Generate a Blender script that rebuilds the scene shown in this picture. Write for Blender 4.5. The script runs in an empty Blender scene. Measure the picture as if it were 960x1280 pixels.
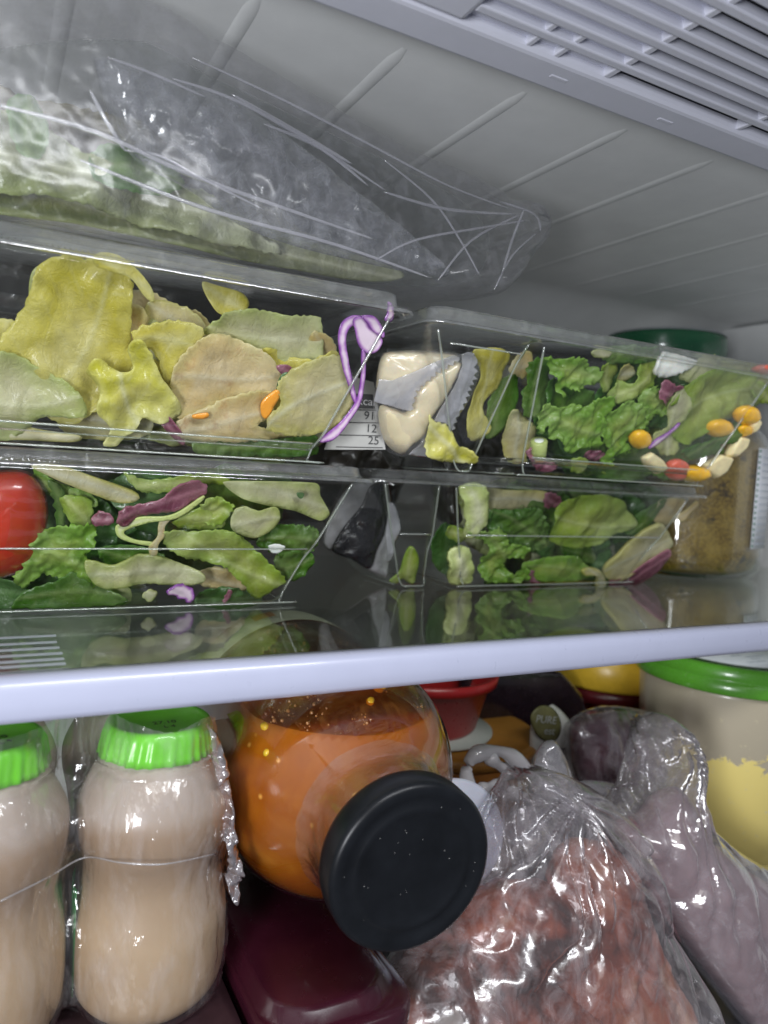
import bpy, bmesh, math, random
import numpy as np
from mathutils import Vector, Matrix
from mathutils.geometry import delaunay_2d_cdt
random.seed(7)
S = 0.01                      # everything below is written in centimetres
scene = bpy.context.scene
C = scene.collection

# ------------------------------------------------------------------ camera
F = 933.0
AX = np.array([[0.88253597, -0.02515027, 0.46957186],
               [-0.46642187, 0.08025478, 0.88091419],
               [0.05984061, 0.99645704, -0.05909709]])     # world <- (right, up, forward)
EYE = np.array([0.0, -26.79, 7.632])
cam_d = bpy.data.cameras.new('camera')
cam = bpy.data.objects.new('camera', cam_d); C.objects.link(cam); scene.camera = cam
R, U, Fw = [Vector(AX[:, i]).normalized() for i in range(3)]
mw = Matrix((R, U, -Fw)).transposed().to_4x4()
mw.translation = Vector(EYE) * S
cam.matrix_world = mw
cam_d.sensor_fit = 'VERTICAL'; cam_d.sensor_height = 9.8; cam_d.sensor_width = 7.35
cam_d.lens = 9.8 * F / 1280.0
cam_d.clip_start = 0.01; cam_d.clip_end = 20
cam_d.dof.use_dof = True; cam_d.dof.focus_distance = 0.34; cam_d.dof.aperture_fstop = 2.4

# ------------------------------------------------------------------ world, lamps, exposure
w = bpy.data.worlds.new('World'); scene.world = w; w.use_nodes = True
w.node_tree.nodes['Background'].inputs[0].default_value = (0.80, 0.86, 1.0, 1)
w.node_tree.nodes['Background'].inputs[1].default_value = 0.12

def area(name, loc, target, sx, sy, watts, color):
    d = bpy.data.lights.new(name, 'AREA'); d.shape = 'RECTANGLE'; d.size = sx * S; d.size_y = sy * S
    d.energy = watts; d.color = color
    o = bpy.data.objects.new(name, d); C.objects.link(o)
    o.location = Vector(loc) * S
    o.rotation_euler = (Vector(target) - Vector(loc)).to_track_quat('-Z', 'Y').to_euler()
    return o
area('front_key', (16, -34, 31), (24, 8, 0), 34, 6.0, 1.45, (0.94, 0.96, 1.0))  # unseen stand-in for the fridge light, added outside, above the camera
area('ceiling_fill', (-30, -44, 2), (36, 10, 24), 12, 20, 3.0, (0.93, 0.95, 1.0))  # unseen fill light added outside the fridge to brighten the ceiling
area('room_lamp', (-12, -62, 44), (18, 4, -2), 34, 24, .36, (1.0, 0.96, 0.92))
scene.view_settings.view_transform = 'Standard'
scene.view_settings.look = 'None'; scene.view_settings.exposure = 0.35; scene.view_settings.gamma = 1.0
cy = scene.cycles
cy.max_bounces = 10; cy.diffuse_bounces = 4; cy.glossy_bounces = 5; cy.transmission_bounces = 8
cy.transparent_max_bounces = 40; cy.use_denoising = True; cy.caustics_reflective = False; cy.caustics_refractive = False
cy.sample_clamp_indirect = 6

# ------------------------------------------------------------------ noise
_rng = np.random.RandomState(3)
_perm = np.concatenate([_rng.permutation(256)] * 3)
_g = _rng.normal(size=(256, 3)); _g /= np.linalg.norm(_g, axis=1)[:, None]
def perlin(p):
    p = np.asarray(p, float); i = np.floor(p).astype(int); f = p - i; u = f * f * f * (f * (f * 6 - 15) + 10)
    out = 0
    for dx in (0, 1):
        for dy in (0, 1):
            for dz in (0, 1):
                h = _perm[_perm[_perm[(i[:, 0] + dx) & 255] + ((i[:, 1] + dy) & 255)] + ((i[:, 2] + dz) & 255)]
                g = _g[h]; d = f - np.array([dx, dy, dz])
                wt = (u[:, 0] if dx else 1 - u[:, 0]) * (u[:, 1] if dy else 1 - u[:, 1]) * (u[:, 2] if dz else 1 - u[:, 2])
                out = out + wt * (g * d).sum(1)
    return out * 1.5
def fbm(p, oct=3):
    s = 0; a = 1.0
    for k in range(oct):
        s = s + a * perlin(np.asarray(p) * 2 ** k + 17.3 * k); a *= 0.5
    return s
def creases(x, z, seed, scale=1.0, k=26):
    """crumpled film: facets meeting in sharp folds"""
    r = np.random.RandomState(seed); h = np.zeros(len(x))
    wx = x + 0.5 / scale * perlin(np.stack([x * scale * .5, z * scale * .5, x * 0 + seed], 1))
    for _ in range(k):
        a = r.uniform(0, 2 * math.pi); q = (wx * math.cos(a) + z * math.sin(a)) * scale * r.uniform(.35, 1.5) + r.uniform(0, 9)
        t = np.abs((q % 2) - 1)
        m = np.clip(perlin(np.stack([x * scale * .35, z * scale * .35, x * 0 + r.uniform(0, 90)], 1)) * 3, 0, 1)
        h += t * m * r.uniform(.3, 1)
    return h / math.sqrt(k)

# ------------------------------------------------------------------ geometry helpers
def P(px, py, a, b=0.0, c=0.0):
    """point where the photograph's pixel meets the standing plane y = a - b*z + c*x"""
    d = AX @ np.array([px - 480.0, 640.0 - py, F])
    n = np.array([-c, 1.0, b])
    t = (a - n @ EYE) / (n @ d)
    return EYE + t * d

def link(name, me, parent=None, mat=None):
    o = bpy.data.objects.new(name, me); C.objects.link(o)
    if parent is not None: o.parent = parent
    if mat is not None: me.materials.append(mat)
    return o
def mesh(name, V, Fc, mat=None, parent=None, smooth=True):
    me = bpy.data.meshes.new(name)
    me.from_pydata([tuple(float(q) * S for q in v) for v in V], [], [tuple(int(i) for i in f) for f in Fc])
    me.update()
    bm = bmesh.new(); bm.from_mesh(me); bmesh.ops.recalc_face_normals(bm, faces=bm.faces); bm.to_mesh(me); bm.free()
    if smooth: me.polygons.foreach_set('use_smooth', [True] * len(me.polygons))
    return link(name, me, parent, mat)
def tag(o, label, cat, group=None, kind=None):
    if label: o['label'] = label
    if cat: o['category'] = cat
    if group: o['group'] = group
    if kind: o['kind'] = kind
    return o
def thing(name, label, cat, group=None):
    o = bpy.data.objects.new(name, None); C.objects.link(o); o.empty_display_size = .01
    return tag(o, label, cat, group)
def struct(o):
    o['kind'] = 'structure'; return o
def solid(o, t):
    m = o.modifiers.new('thickness', 'SOLIDIFY'); m.thickness = t * S; m.offset = 0; return o
def bevel(o, wd, seg=3):
    m = o.modifiers.new('edge', 'BEVEL'); m.width = wd * S; m.segments = seg; m.limit_method = 'ANGLE'; return o
def box(name, x0, x1, y0, y1, z0, z1, mat, parent=None, bv=0.0, seg=3):
    V = [(x, y, z) for x in (x0, x1) for y in (y0, y1) for z in (z0, z1)]
    Fc = [(0, 1, 3, 2), (4, 6, 7, 5), (0, 4, 5, 1), (2, 3, 7, 6), (0, 2, 6, 4), (1, 5, 7, 3)]
    o = mesh(name, V, Fc, mat, parent, smooth=False)
    if bv: bevel(o, bv, seg)
    return o
def frame_of(axis):
    a = Vector(axis).normalized(); q = Vector((0, 0, 1)) if abs(a.z) < .9 else Vector((1, 0, 0))
    u = a.cross(q).normalized(); v = u.cross(a).normalized(); return a, u, v
def lathe(name, prof, mat, parent=None, centre=(0, 0, 0), axis=(0, 0, 1), n=64, fn=None, smooth=True, cap=True):
    """prof: list of (t along axis, radius); ends close when radius is 0"""
    a, u, v = frame_of(axis); c = Vector(centre); V = []; Fc = []
    for i, (t, r) in enumerate(prof):
        for k in range(n):
            th = 2 * math.pi * k / n
            rr = r if fn is None else r + fn(i, t, th)
            V.append(c + a * t + (u * math.cos(th) + v * math.sin(th)) * rr)
    for i in range(len(prof) - 1):
        for k in range(n):
            k2 = (k + 1) % n
            Fc.append((i * n + k, i * n + k2, (i + 1) * n + k2, (i + 1) * n + k))
    for i, rev in ((0, True), (len(prof) - 1, False)):
        if cap and prof[i][1] > 1e-4:
            f = [i * n + k for k in range(n)]; Fc.append(f[::-1] if rev else f)
    return mesh(name, V, Fc, mat, parent, smooth)
def smooth_prof(pts, sub=6):
    out = []
    P_ = [pts[0]] + list(pts) + [pts[-1]]
    for i in range(1, len(P_) - 2):
        for s in range(sub):
            t = s / sub; q = []
            for d in (0, 1):
                p0, p1, p2, p3 = (P_[i - 1][d], P_[i][d], P_[i + 1][d], P_[i + 2][d])
                q.append(.5 * (2 * p1 + (p2 - p0) * t + (2 * p0 - 5 * p1 + 4 * p2 - p3) * t * t + (3 * p1 - p0 - 3 * p2 + p3) * t ** 3))
            out.append(tuple(q))
    out.append(tuple(pts[-1])); return out
def rrect(cx, cy, hx, hy, r, n=8):
    out = []
    for k, (sx, sy) in enumerate(((1, 1), (-1, 1), (-1, -1), (1, -1))):
        for i in range(n + 1):
            th = math.pi / 2 * (k + i / n)
            out.append((cx + sx * (hx - r) + r * math.cos(th), cy + sy * (hy - r) + r * math.sin(th)))
    return out
def loft(name, rings, mat, parent=None, cap0=True, cap1=False, n=8, wob=0, smooth=True):
    """rings of (x0, x1, y0, y1, r, z)"""
    V = []; Fc = []; m = 4 * (n + 1)
    for (x0, x1, y0, y1, r, z) in rings:
        for (x, y) in rrect((x0 + x1) / 2, (y0 + y1) / 2, (x1 - x0) / 2, (y1 - y0) / 2, r, n):
            V.append((x, y, z))
    for i in range(len(rings) - 1):
        for k in range(m):
            k2 = (k + 1) % m
            Fc.append((i * m + k, i * m + k2, (i + 1) * m + k2, (i + 1) * m + k))
    if cap0: Fc.append([k for k in range(m)][::-1])
    if cap1: Fc.append([(len(rings) - 1) * m + k for k in range(m)])
    return mesh(name, V, Fc, mat, parent, smooth)
def tube(name, pts, rad, mat, parent=None, n=10, sub=6):
    Q = smooth_prof3(pts, sub); V = []; Fc = []
    R_ = rad if callable(rad) else (lambda s: rad)
    for i, p in enumerate(Q):
        d = Vector(Q[min(i + 1, len(Q) - 1)]) - Vector(Q[max(i - 1, 0)])
        a, u, v = frame_of(d); r = R_(i / (len(Q) - 1))
        for k in range(n):
            th = 2 * math.pi * k / n; V.append(Vector(p) + (u * math.cos(th) + v * math.sin(th)) * r)
    for i in range(len(Q) - 1):
        for k in range(n):
            k2 = (k + 1) % n; Fc.append((i * n + k, i * n + k2, (i + 1) * n + k2, (i + 1) * n + k))
    Fc.append(list(range(n))[::-1]); Fc.append([(len(Q) - 1) * n + k for k in range(n)])
    return mesh(name, V, Fc, mat, parent)
def smooth_prof3(pts, sub=6):
    pts = [np.array(p, float) for p in pts]; Q = [pts[0]] + pts + [pts[-1]]; out = []
    for i in range(1, len(Q) - 2):
        for s in range(sub):
            t = s / sub; p0, p1, p2, p3 = Q[i - 1:i + 3]
            out.append(.5 * (2 * p1 + (p2 - p0) * t + (2 * p0 - 5 * p1 + 4 * p2 - p3) * t * t + (3 * p1 - p0 - 3 * p2 + p3) * t ** 3))
    out.append(pts[-1]); return out

# a sheet of any outline, laid on a standing plane, triangulated finely inside
def closed_curve(pts, sub=8, tight=1.0):
    n = len(pts); out = []
    for i in range(n):
        p0, p1, p2, p3 = [np.array(pts[(i + k) % n], float) for k in (-1, 0, 1, 2)]
        for s in range(sub):
            t = s / sub
            cr = .5 * (2 * p1 + (p2 - p0) * t + (2 * p0 - 5 * p1 + 4 * p2 - p3) * t * t + (3 * p1 - p0 - 3 * p2 + p3) * t ** 3)
            li = p1 * (1 - t) + p2 * t
            out.append(cr * tight + li * (1 - tight))
    return np.array(out)
def resample(c, step):
    d = np.linalg.norm(np.roll(c, -1, 0) - c, axis=1); L = d.sum(); n = max(12, int(L / step))
    s = np.concatenate([[0], np.cumsum(d)]); cc = np.vstack([c, c[:1]]); t = np.arange(n) / n * L
    return np.stack([np.interp(t, s, cc[:, 0]), np.interp(t, s, cc[:, 1])], 1)
def inside(p, poly):
    x, y = p[:, 0], p[:, 1]; r = np.zeros(len(p), bool); n = len(poly); j = n - 1
    for i in range(n):
        xi, yi = poly[i]; xj, yj = poly[j]
        c = ((yi > y) != (yj > y)) & (x < (xj - xi) * (y - yi) / (yj - yi + 1e-12) + xi)
        r ^= c; j = i
    return r
def border_dist(p, poly):
    a = poly; b = np.roll(poly, -1, 0); best = np.full(len(p), 1e9)
    for i in range(len(a)):
        ab = b[i] - a[i]; L = ab @ ab + 1e-12
        t = np.clip(((p - a[i]) @ ab) / L, 0, 1)
        d = np.linalg.norm(p - (a[i] + t[:, None] * ab), axis=1); best = np.minimum(best, d)
    return best
def triangulate(poly, step):
    x0, y0 = poly.min(0); x1, y1 = poly.max(0); g = []
    row = 0; y = y0
    while y <= y1:
        xs = np.arange(x0 + (row % 2) * step / 2, x1, step); g += [(x_, y) for x_ in xs]; y += step * .866; row += 1
    g = np.array(g) if g else np.zeros((0, 2))
    if len(g):
        g = g[inside(g, poly)]
    if len(g): g = g[border_dist(g, poly) > step * .55]
    vs = [Vector(p) for p in poly] + [Vector(p) for p in g]
    n = len(poly)
    ov, oe, of, *_ = delaunay_2d_cdt(vs, [], [list(range(n))], 1, 1e-6)
    V = np.array([(v.x, v.y) for v in ov]); d = border_dist(V, poly)
    return V, of, d
def outline_xz(pix, a, b=0, c=0, step=.18, jag=0, jagw=.5, seed=0, tight=1.0):
    pts = np.array([P(px, py, a, b, c)[[0, 2]] for px, py in pix])
    cv = resample(closed_curve(pts, 8, tight), step)
    if jag:
        cen = cv.mean(0); n = len(cv); s = np.arange(n) * step
        tang = np.roll(cv, -1, 0) - np.roll(cv, 1, 0); nr = np.stack([tang[:, 1], -tang[:, 0]], 1)
        nr /= np.linalg.norm(nr, axis=1)[:, None] + 1e-9
        w1 = perlin(np.stack([s / jagw, s * 0 + seed, s * 0], 1)); w2 = perlin(np.stack([s / jagw * 2.7, s * 0 + seed + 9, s * 0], 1))
        tooth = np.abs(w1) * 1.6 - .3 + w2 * .6
        cv = cv + nr * (tooth * jag)[:, None]
    return cv
def set_attr(o, name, arr):
    at = o.data.attributes.new(name, 'FLOAT', 'POINT'); at.data.foreach_set('value', np.asarray(arr, np.float32))

def leaf(name, pix, mat, pl, off=0.0, amp=.25, wl=2.2, ruffle=.22, thick=.026, step=.13, jag=0, jagw=.5, seed=None,
         label=None, cat=None, group=None, parent=None, tight=1.0, curl=0.0, dish=0.0, c=0.0, rib_on=1.0, crinkle=.5):
    a, b = pl; a = a + off * (1.7 if off > 0 else 1)
    seed = seed if seed is not None else int(abs(pix[0][0] * 7 + pix[0][1] * 13)) % 997
    cv = outline_xz(pix, a, b, c, step, jag if jag else (.12 if amp > .15 and tight > .05 else 0), jagw if jag else .5, seed, tight)
    V, Fc, d = triangulate(cv, step)
    x, z = V[:, 0], V[:, 1]; sd = np.full(len(x), seed * 1.37)
    cen = V.mean(0); q = V - cen; ev, evec = np.linalg.eigh(np.cov(q.T)); ax = evec[:, 1]; ax = ax if ax[1] > 0 else -ax
    s1 = q @ ax; s2 = q @ np.array([-ax[1], ax[0]]); L1_ = max(1e-3, np.abs(s1).max()); W1 = max(1e-3, np.abs(s2).max())
    disp = amp * 1.5 * fbm(np.stack([x / wl, z / wl, sd], 1), 2)
    disp += amp * 1.7 * (creases(x, z, seed % 50, .36, 8) - .45)
    edge = np.exp(-d / .35)
    wf = 1.15 / max(.35, jagw) if jag > .07 else .75
    wob = perlin(np.stack([x * wf, z * wf, sd], 1))
    disp += ruffle * 1.5 * np.exp(-d / .55) * wob
    disp += curl * (s1 ** 2 + s2 ** 2) * .02 - dish * (1 - np.clip(d / d.max(), 0, 1)) ** 2
    # a rib down the length, side veins leaving it
    bow = s2 - .18 * W1 * np.sin(s1 / L1_ * 2 + seed); tp_ = 1 - .55 * (s1 / L1_ + 1) / 2
    rib = np.exp(-(bow / (.13 * tp_ + .02)) ** 2) * rib_on
    side = np.abs(((s1 / .95 - np.abs(bow) * .75 + .35 * perlin(np.stack([x * .8, z * .8, sd + 8], 1))) % 1.0) - .5)
    sv = np.exp(-(side / .045) ** 2) * np.clip(np.abs(bow) / .3, 0, 1) * np.exp(-np.abs(bow) / (W1 * .7 + .2)) * rib_on
    disp -= .05 * rib * min(1, amp * 4) + .012 * sv * min(1, amp * 4)
    wx_ = x + .35 * perlin(np.stack([x * .9, z * .9, sd + 2], 1)); wz_ = z + .35 * perlin(np.stack([x * .9, z * .9, sd + 31], 1))
    k1 = np.abs(perlin(np.stack([wx_ * .75, wz_ * .75, sd + 4], 1))); k2 = np.abs(perlin(np.stack([wx_ * 1.7, wz_ * 1.7, sd + 6], 1)))
    disp -= (.30 * k1 + .13 * k2) * min(1, amp * 4) * crinkle
    disp += amp * .10 * np.abs(perlin(np.stack([x / wl * 2.6, z / wl * 2.6, sd + 5], 1)))
    y = a - b * z + c * x + disp
    o = mesh(name, np.stack([x, y, z], 1), Fc, mat, parent)
    set_attr(o, 'edge', edge); set_attr(o, 'core', np.clip(d / (d.max() + 1e-6), 0, 1)); set_attr(o, 'rib', np.maximum(rib, sv * .6)); set_attr(o, 'base', np.clip(1 - (s1 / L1_ * (1 if seed % 2 else -1) + 1) / 2, 0, 1) ** 2 * rib_on)
    solid(o, thick)
    tag(o, label, cat, group); return o

def blob(name, pix, mat, pl, off=0.0, front=1.0, back=1.0, w=None, amp=.0, wl=1.5, crease=0, cscale=1.0, step=.2, seed=1,
         label=None, cat=None, group=None, parent=None, tight=1.0, jag=0, c=0.0, pleat=None, sharp=.5, jagw=.5):
    """a closed pillow: one outline, bulging towards and away from the viewer"""
    a, b = pl; a = a + off
    cv = outline_xz(pix, a, b, c, step, jag, jagw, seed, tight)
    V, Fc, d = triangulate(cv, step)
    x, z = V[:, 0], V[:, 1]; w = w or d.max()
    f = np.clip(d / w, 0, 1); f = (f * (2 - f)) ** sharp; n = len(x); nb = d < 1e-5
    sd = np.full(n, seed * 3.1)
    e = np.clip(d / .3, 0, 1)
    def bump(s):
        h = amp * fbm(np.stack([x / wl, z / wl, sd + s], 1), 3)
        if crease: h = h + crease * (creases(x, z, seed + s, cscale) - .5)
        if pleat:
            pc = P(pleat[0], pleat[1], a, b, c)[[0, 2]]; th = np.arctan2(z - pc[1], x - pc[0]); rr = np.hypot(x - pc[0], z - pc[1])
            wv = np.abs(np.sin(th * pleat[2] + 3 * perlin(np.stack([th * 2, rr * .3, sd], 1))))
            h = h + pleat[3] * wv * np.exp(-rr / pleat[4]) * np.clip(rr / .6, 0, 1)
        return h * e
    y0 = a - b * z + c * x
    A = np.stack([x, y0 - front * f - bump(0), z], 1); B = np.stack([x, y0 + back * f + bump(1), z], 1)
    idx = np.where(nb, np.arange(n), np.arange(n) + n)
    allV = np.vstack([A, B])
    F2 = [tuple(fc) for fc in Fc] + [tuple(idx[i] for i in reversed(fc)) for fc in Fc]
    used = sorted({i for fc in F2 for i in fc}); mp = {u: k for k, u in enumerate(used)}
    o = mesh(name, allV[used], [[mp[i] for i in fc] for fc in F2], mat, parent)
    set_attr(o, 'core', np.tile(np.clip(d / (d.max() + 1e-6), 0, 1), 2)[used]); set_attr(o, 'edge', np.tile(np.exp(-d / .35), 2)[used])
    tag(o, label, cat, group); return o

# ------------------------------------------------------------------ materials
def new(name):
    m = bpy.data.materials.new(name); m.use_nodes = True; nt = m.node_tree; nt.nodes.clear()
    out = nt.nodes.new('ShaderNodeOutputMaterial'); return m, nt, out
def N(nt, t, **kw):
    n = nt.nodes.new(t)
    for k, v in kw.items():
        if k.startswith('i_'):
            key = k[2:]; key = int(key) if key.isdigit() else key.replace('_', ' ')
            n.inputs[key].default_value = v
        else: setattr(n, k, v)
    return n
def col(c): return (c[0], c[1], c[2], 1)
def coords(nt, scale=1.0, obj=True):
    tc = N(nt, 'ShaderNodeTexCoord'); mp = N(nt, 'ShaderNodeMapping')
    mp.inputs['Scale'].default_value = (scale / S,) * 3 if not isinstance(scale, tuple) else tuple(s / S for s in scale)
    nt.links.new(tc.outputs['Object'], mp.inputs['Vector']); return mp.outputs[0]
def noise(nt, vec, scale, detail=3, rough=.5, dist=0):
    n = N(nt, 'ShaderNodeTexNoise'); n.inputs['Scale'].default_value = scale; n.inputs['Detail'].default_value = detail
    n.inputs['Roughness'].default_value = rough; n.inputs['Distortion'].default_value = dist
    nt.links.new(vec, n.inputs['Vector']); return n.outputs['Fac']
def ramp(nt, fac, stops):
    r = N(nt, 'ShaderNodeValToRGB'); cr = r.color_ramp
    while len(cr.elements) < len(stops): cr.elements.new(.5)
    for e, (p, c) in zip(cr.elements, stops): e.position = p; e.color = col(c) if len(c) == 3 else c
    nt.links.new(fac, r.inputs[0]); return r.outputs[0]
def bumpn(nt, h, strength=.3, dist=.05):
    b = N(nt, 'ShaderNodeBump'); b.inputs['Strength'].default_value = strength; b.inputs['Distance'].default_value = dist * S
    nt.links.new(h, b.inputs['Height']); return b.outputs[0]
def mixc(nt, fac, a, b, mode='MIX'):
    m = N(nt, 'ShaderNodeMix', data_type='RGBA', blend_type=mode)
    for s, v in ((0, fac), (6, a), (7, b)):
        if hasattr(v, 'is_linked') or hasattr(v, 'links'): nt.links.new(v, m.inputs[s])
        else: m.inputs[s].default_value = v if s == 0 else col(v)
    return m.outputs[2]
def mathn(nt, op, a, b=None, clamp=False):
    m = N(nt, 'ShaderNodeMath', operation=op); m.use_clamp = clamp
    for i, v in enumerate((a, b)):
        if v is None: continue
        if isinstance(v, (int, float)): m.inputs[i].default_value = v
        else: nt.links.new(v, m.inputs[i])
    return m.outputs[0]
def attr(nt, name):
    a = N(nt, 'ShaderNodeAttribute'); a.attribute_name = name; return a.outputs['Fac']

def plain(name, c, rough=.45, var=.08, vscale=1.2, bump=.1, bscale=6, spec=.5, coat=0, sss=0, metal=0, ssc=None, trans=0):
    m, nt, out = new(name); v = coords(nt)
    b = N(nt, 'ShaderNodeBsdfPrincipled'); nt.links.new(b.outputs[0], out.inputs[0])
    f = noise(nt, v, vscale, 4, .6)
    lo = tuple(x * (1 - var) for x in c); hi = tuple(min(1, x * (1 + var)) for x in c)
    nt.links.new(ramp(nt, f, [(.3, lo), (.7, hi)]), b.inputs['Base Color'])
    b.inputs['Metallic'].default_value = metal
    nt.links.new(mathn(nt, 'ADD', mathn(nt, 'MULTIPLY', noise(nt, v, vscale * 3, 3), .16), rough - .08, True), b.inputs['Roughness'])
    b.inputs['Specular IOR Level'].default_value = spec; b.inputs['Coat Weight'].default_value = coat; b.inputs['Coat Roughness'].default_value = .05
    if sss:
        b.inputs['Subsurface Weight'].default_value = sss; b.inputs['Subsurface Radius'].default_value = ssc or (1, .5, .3)
        b.inputs['Subsurface Scale'].default_value = .5 * S
    if bump: nt.links.new(bumpn(nt, noise(nt, v, bscale, 4, .6), bump, .04), b.inputs['Normal'])
    return m

def film(name, tint=(.97, .98, .98), haze=.04, hazec=(.85, .87, .9), rough=.06, bump=.15, bscale=2.0, gain=1.7, vor=0.0, voscale=1.5, patchy=0.0, stretch=1.0):
    """a thin clear sheet: reflects more at a slant, otherwise lets light through"""
    m, nt, out = new(name); v = coords(nt, (1.0, 1.0, stretch))
    h = noise(nt, v, bscale, 4, .55, .6)
    if vor:
        vo = N(nt, 'ShaderNodeTexVoronoi', feature='DISTANCE_TO_EDGE'); vo.inputs['Scale'].default_value = voscale
        wv = N(nt, 'ShaderNodeVectorMath', operation='ADD'); nt.links.new(v, wv.inputs[0])
        nz = N(nt, 'ShaderNodeTexNoise'); nz.inputs['Scale'].default_value = voscale * .7; nt.links.new(v, nz.inputs['Vector'])
        nt.links.new(nz.outputs['Color'], wv.inputs[1]); nt.links.new(wv.outputs[0], vo.inputs['Vector'])
        h = mathn(nt, 'ADD', h, mathn(nt, 'MULTIPLY', mathn(nt, 'MINIMUM', vo.outputs['Distance'], .3), vor))
    nm = bumpn(nt, h, bump, .12)
    geo = N(nt, 'ShaderNodeNewGeometry')
    dt = N(nt, 'ShaderNodeVectorMath', operation='DOT_PRODUCT'); nt.links.new(nm, dt.inputs[0]); nt.links.new(geo.outputs['Incoming'], dt.inputs[1])
    cs = mathn(nt, 'ABSOLUTE', dt.outputs['Value'])
    f = mathn(nt, 'POWER', mathn(nt, 'SUBTRACT', 1.0, cs, True), 5.0)
    f = mathn(nt, 'MULTIPLY', mathn(nt, 'ADD', mathn(nt, 'MULTIPLY', f, .96), .04), gain, True)
    tr = N(nt, 'ShaderNodeBsdfTransparent'); tr.inputs[0].default_value = col(tint)
    gl = N(nt, 'ShaderNodeBsdfGlossy'); gl.inputs['Roughness'].default_value = rough; nt.links.new(nm, gl.inputs['Normal'])
    gl.inputs[0].default_value = (1, 1, 1, 1)
    df = N(nt, 'ShaderNodeBsdfDiffuse'); df.inputs[0].default_value = col(hazec); nt.links.new(nm, df.inputs['Normal'])
    tl = N(nt, 'ShaderNodeBsdfTranslucent'); tl.inputs[0].default_value = col(hazec); nt.links.new(nm, tl.inputs['Normal'])
    mm = N(nt, 'ShaderNodeMixShader'); mm.inputs[0].default_value = .5; nt.links.new(df.outputs[0], mm.inputs[1]); nt.links.new(tl.outputs[0], mm.inputs[2])
    m1 = N(nt, 'ShaderNodeMixShader')
    hz = haze
    if patchy:
        k = noise(nt, v, .9, 5, .65, .8)  # patchy pale haze; stretched on the wrap it imitates soft highlight streaks
        hz = mathn(nt, 'ADD', mathn(nt, 'MULTIPLY', mathn(nt, 'MULTIPLY', mathn(nt, 'SUBTRACT', k, .45, True), 4.0, True), patchy), haze, True)
    if isinstance(hz, float): m1.inputs[0].default_value = hz
    else: nt.links.new(hz, m1.inputs[0])
    nt.links.new(tr.outputs[0], m1.inputs[1]); nt.links.new(mm.outputs[0], m1.inputs[2])
    m2 = N(nt, 'ShaderNodeMixShader'); nt.links.new(f, m2.inputs[0]); nt.links.new(m1.outputs[0], m2.inputs[1]); nt.links.new(gl.outputs[0], m2.inputs[2])
    nt.links.new(m2.outputs[0], out.inputs[0]); return m

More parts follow.
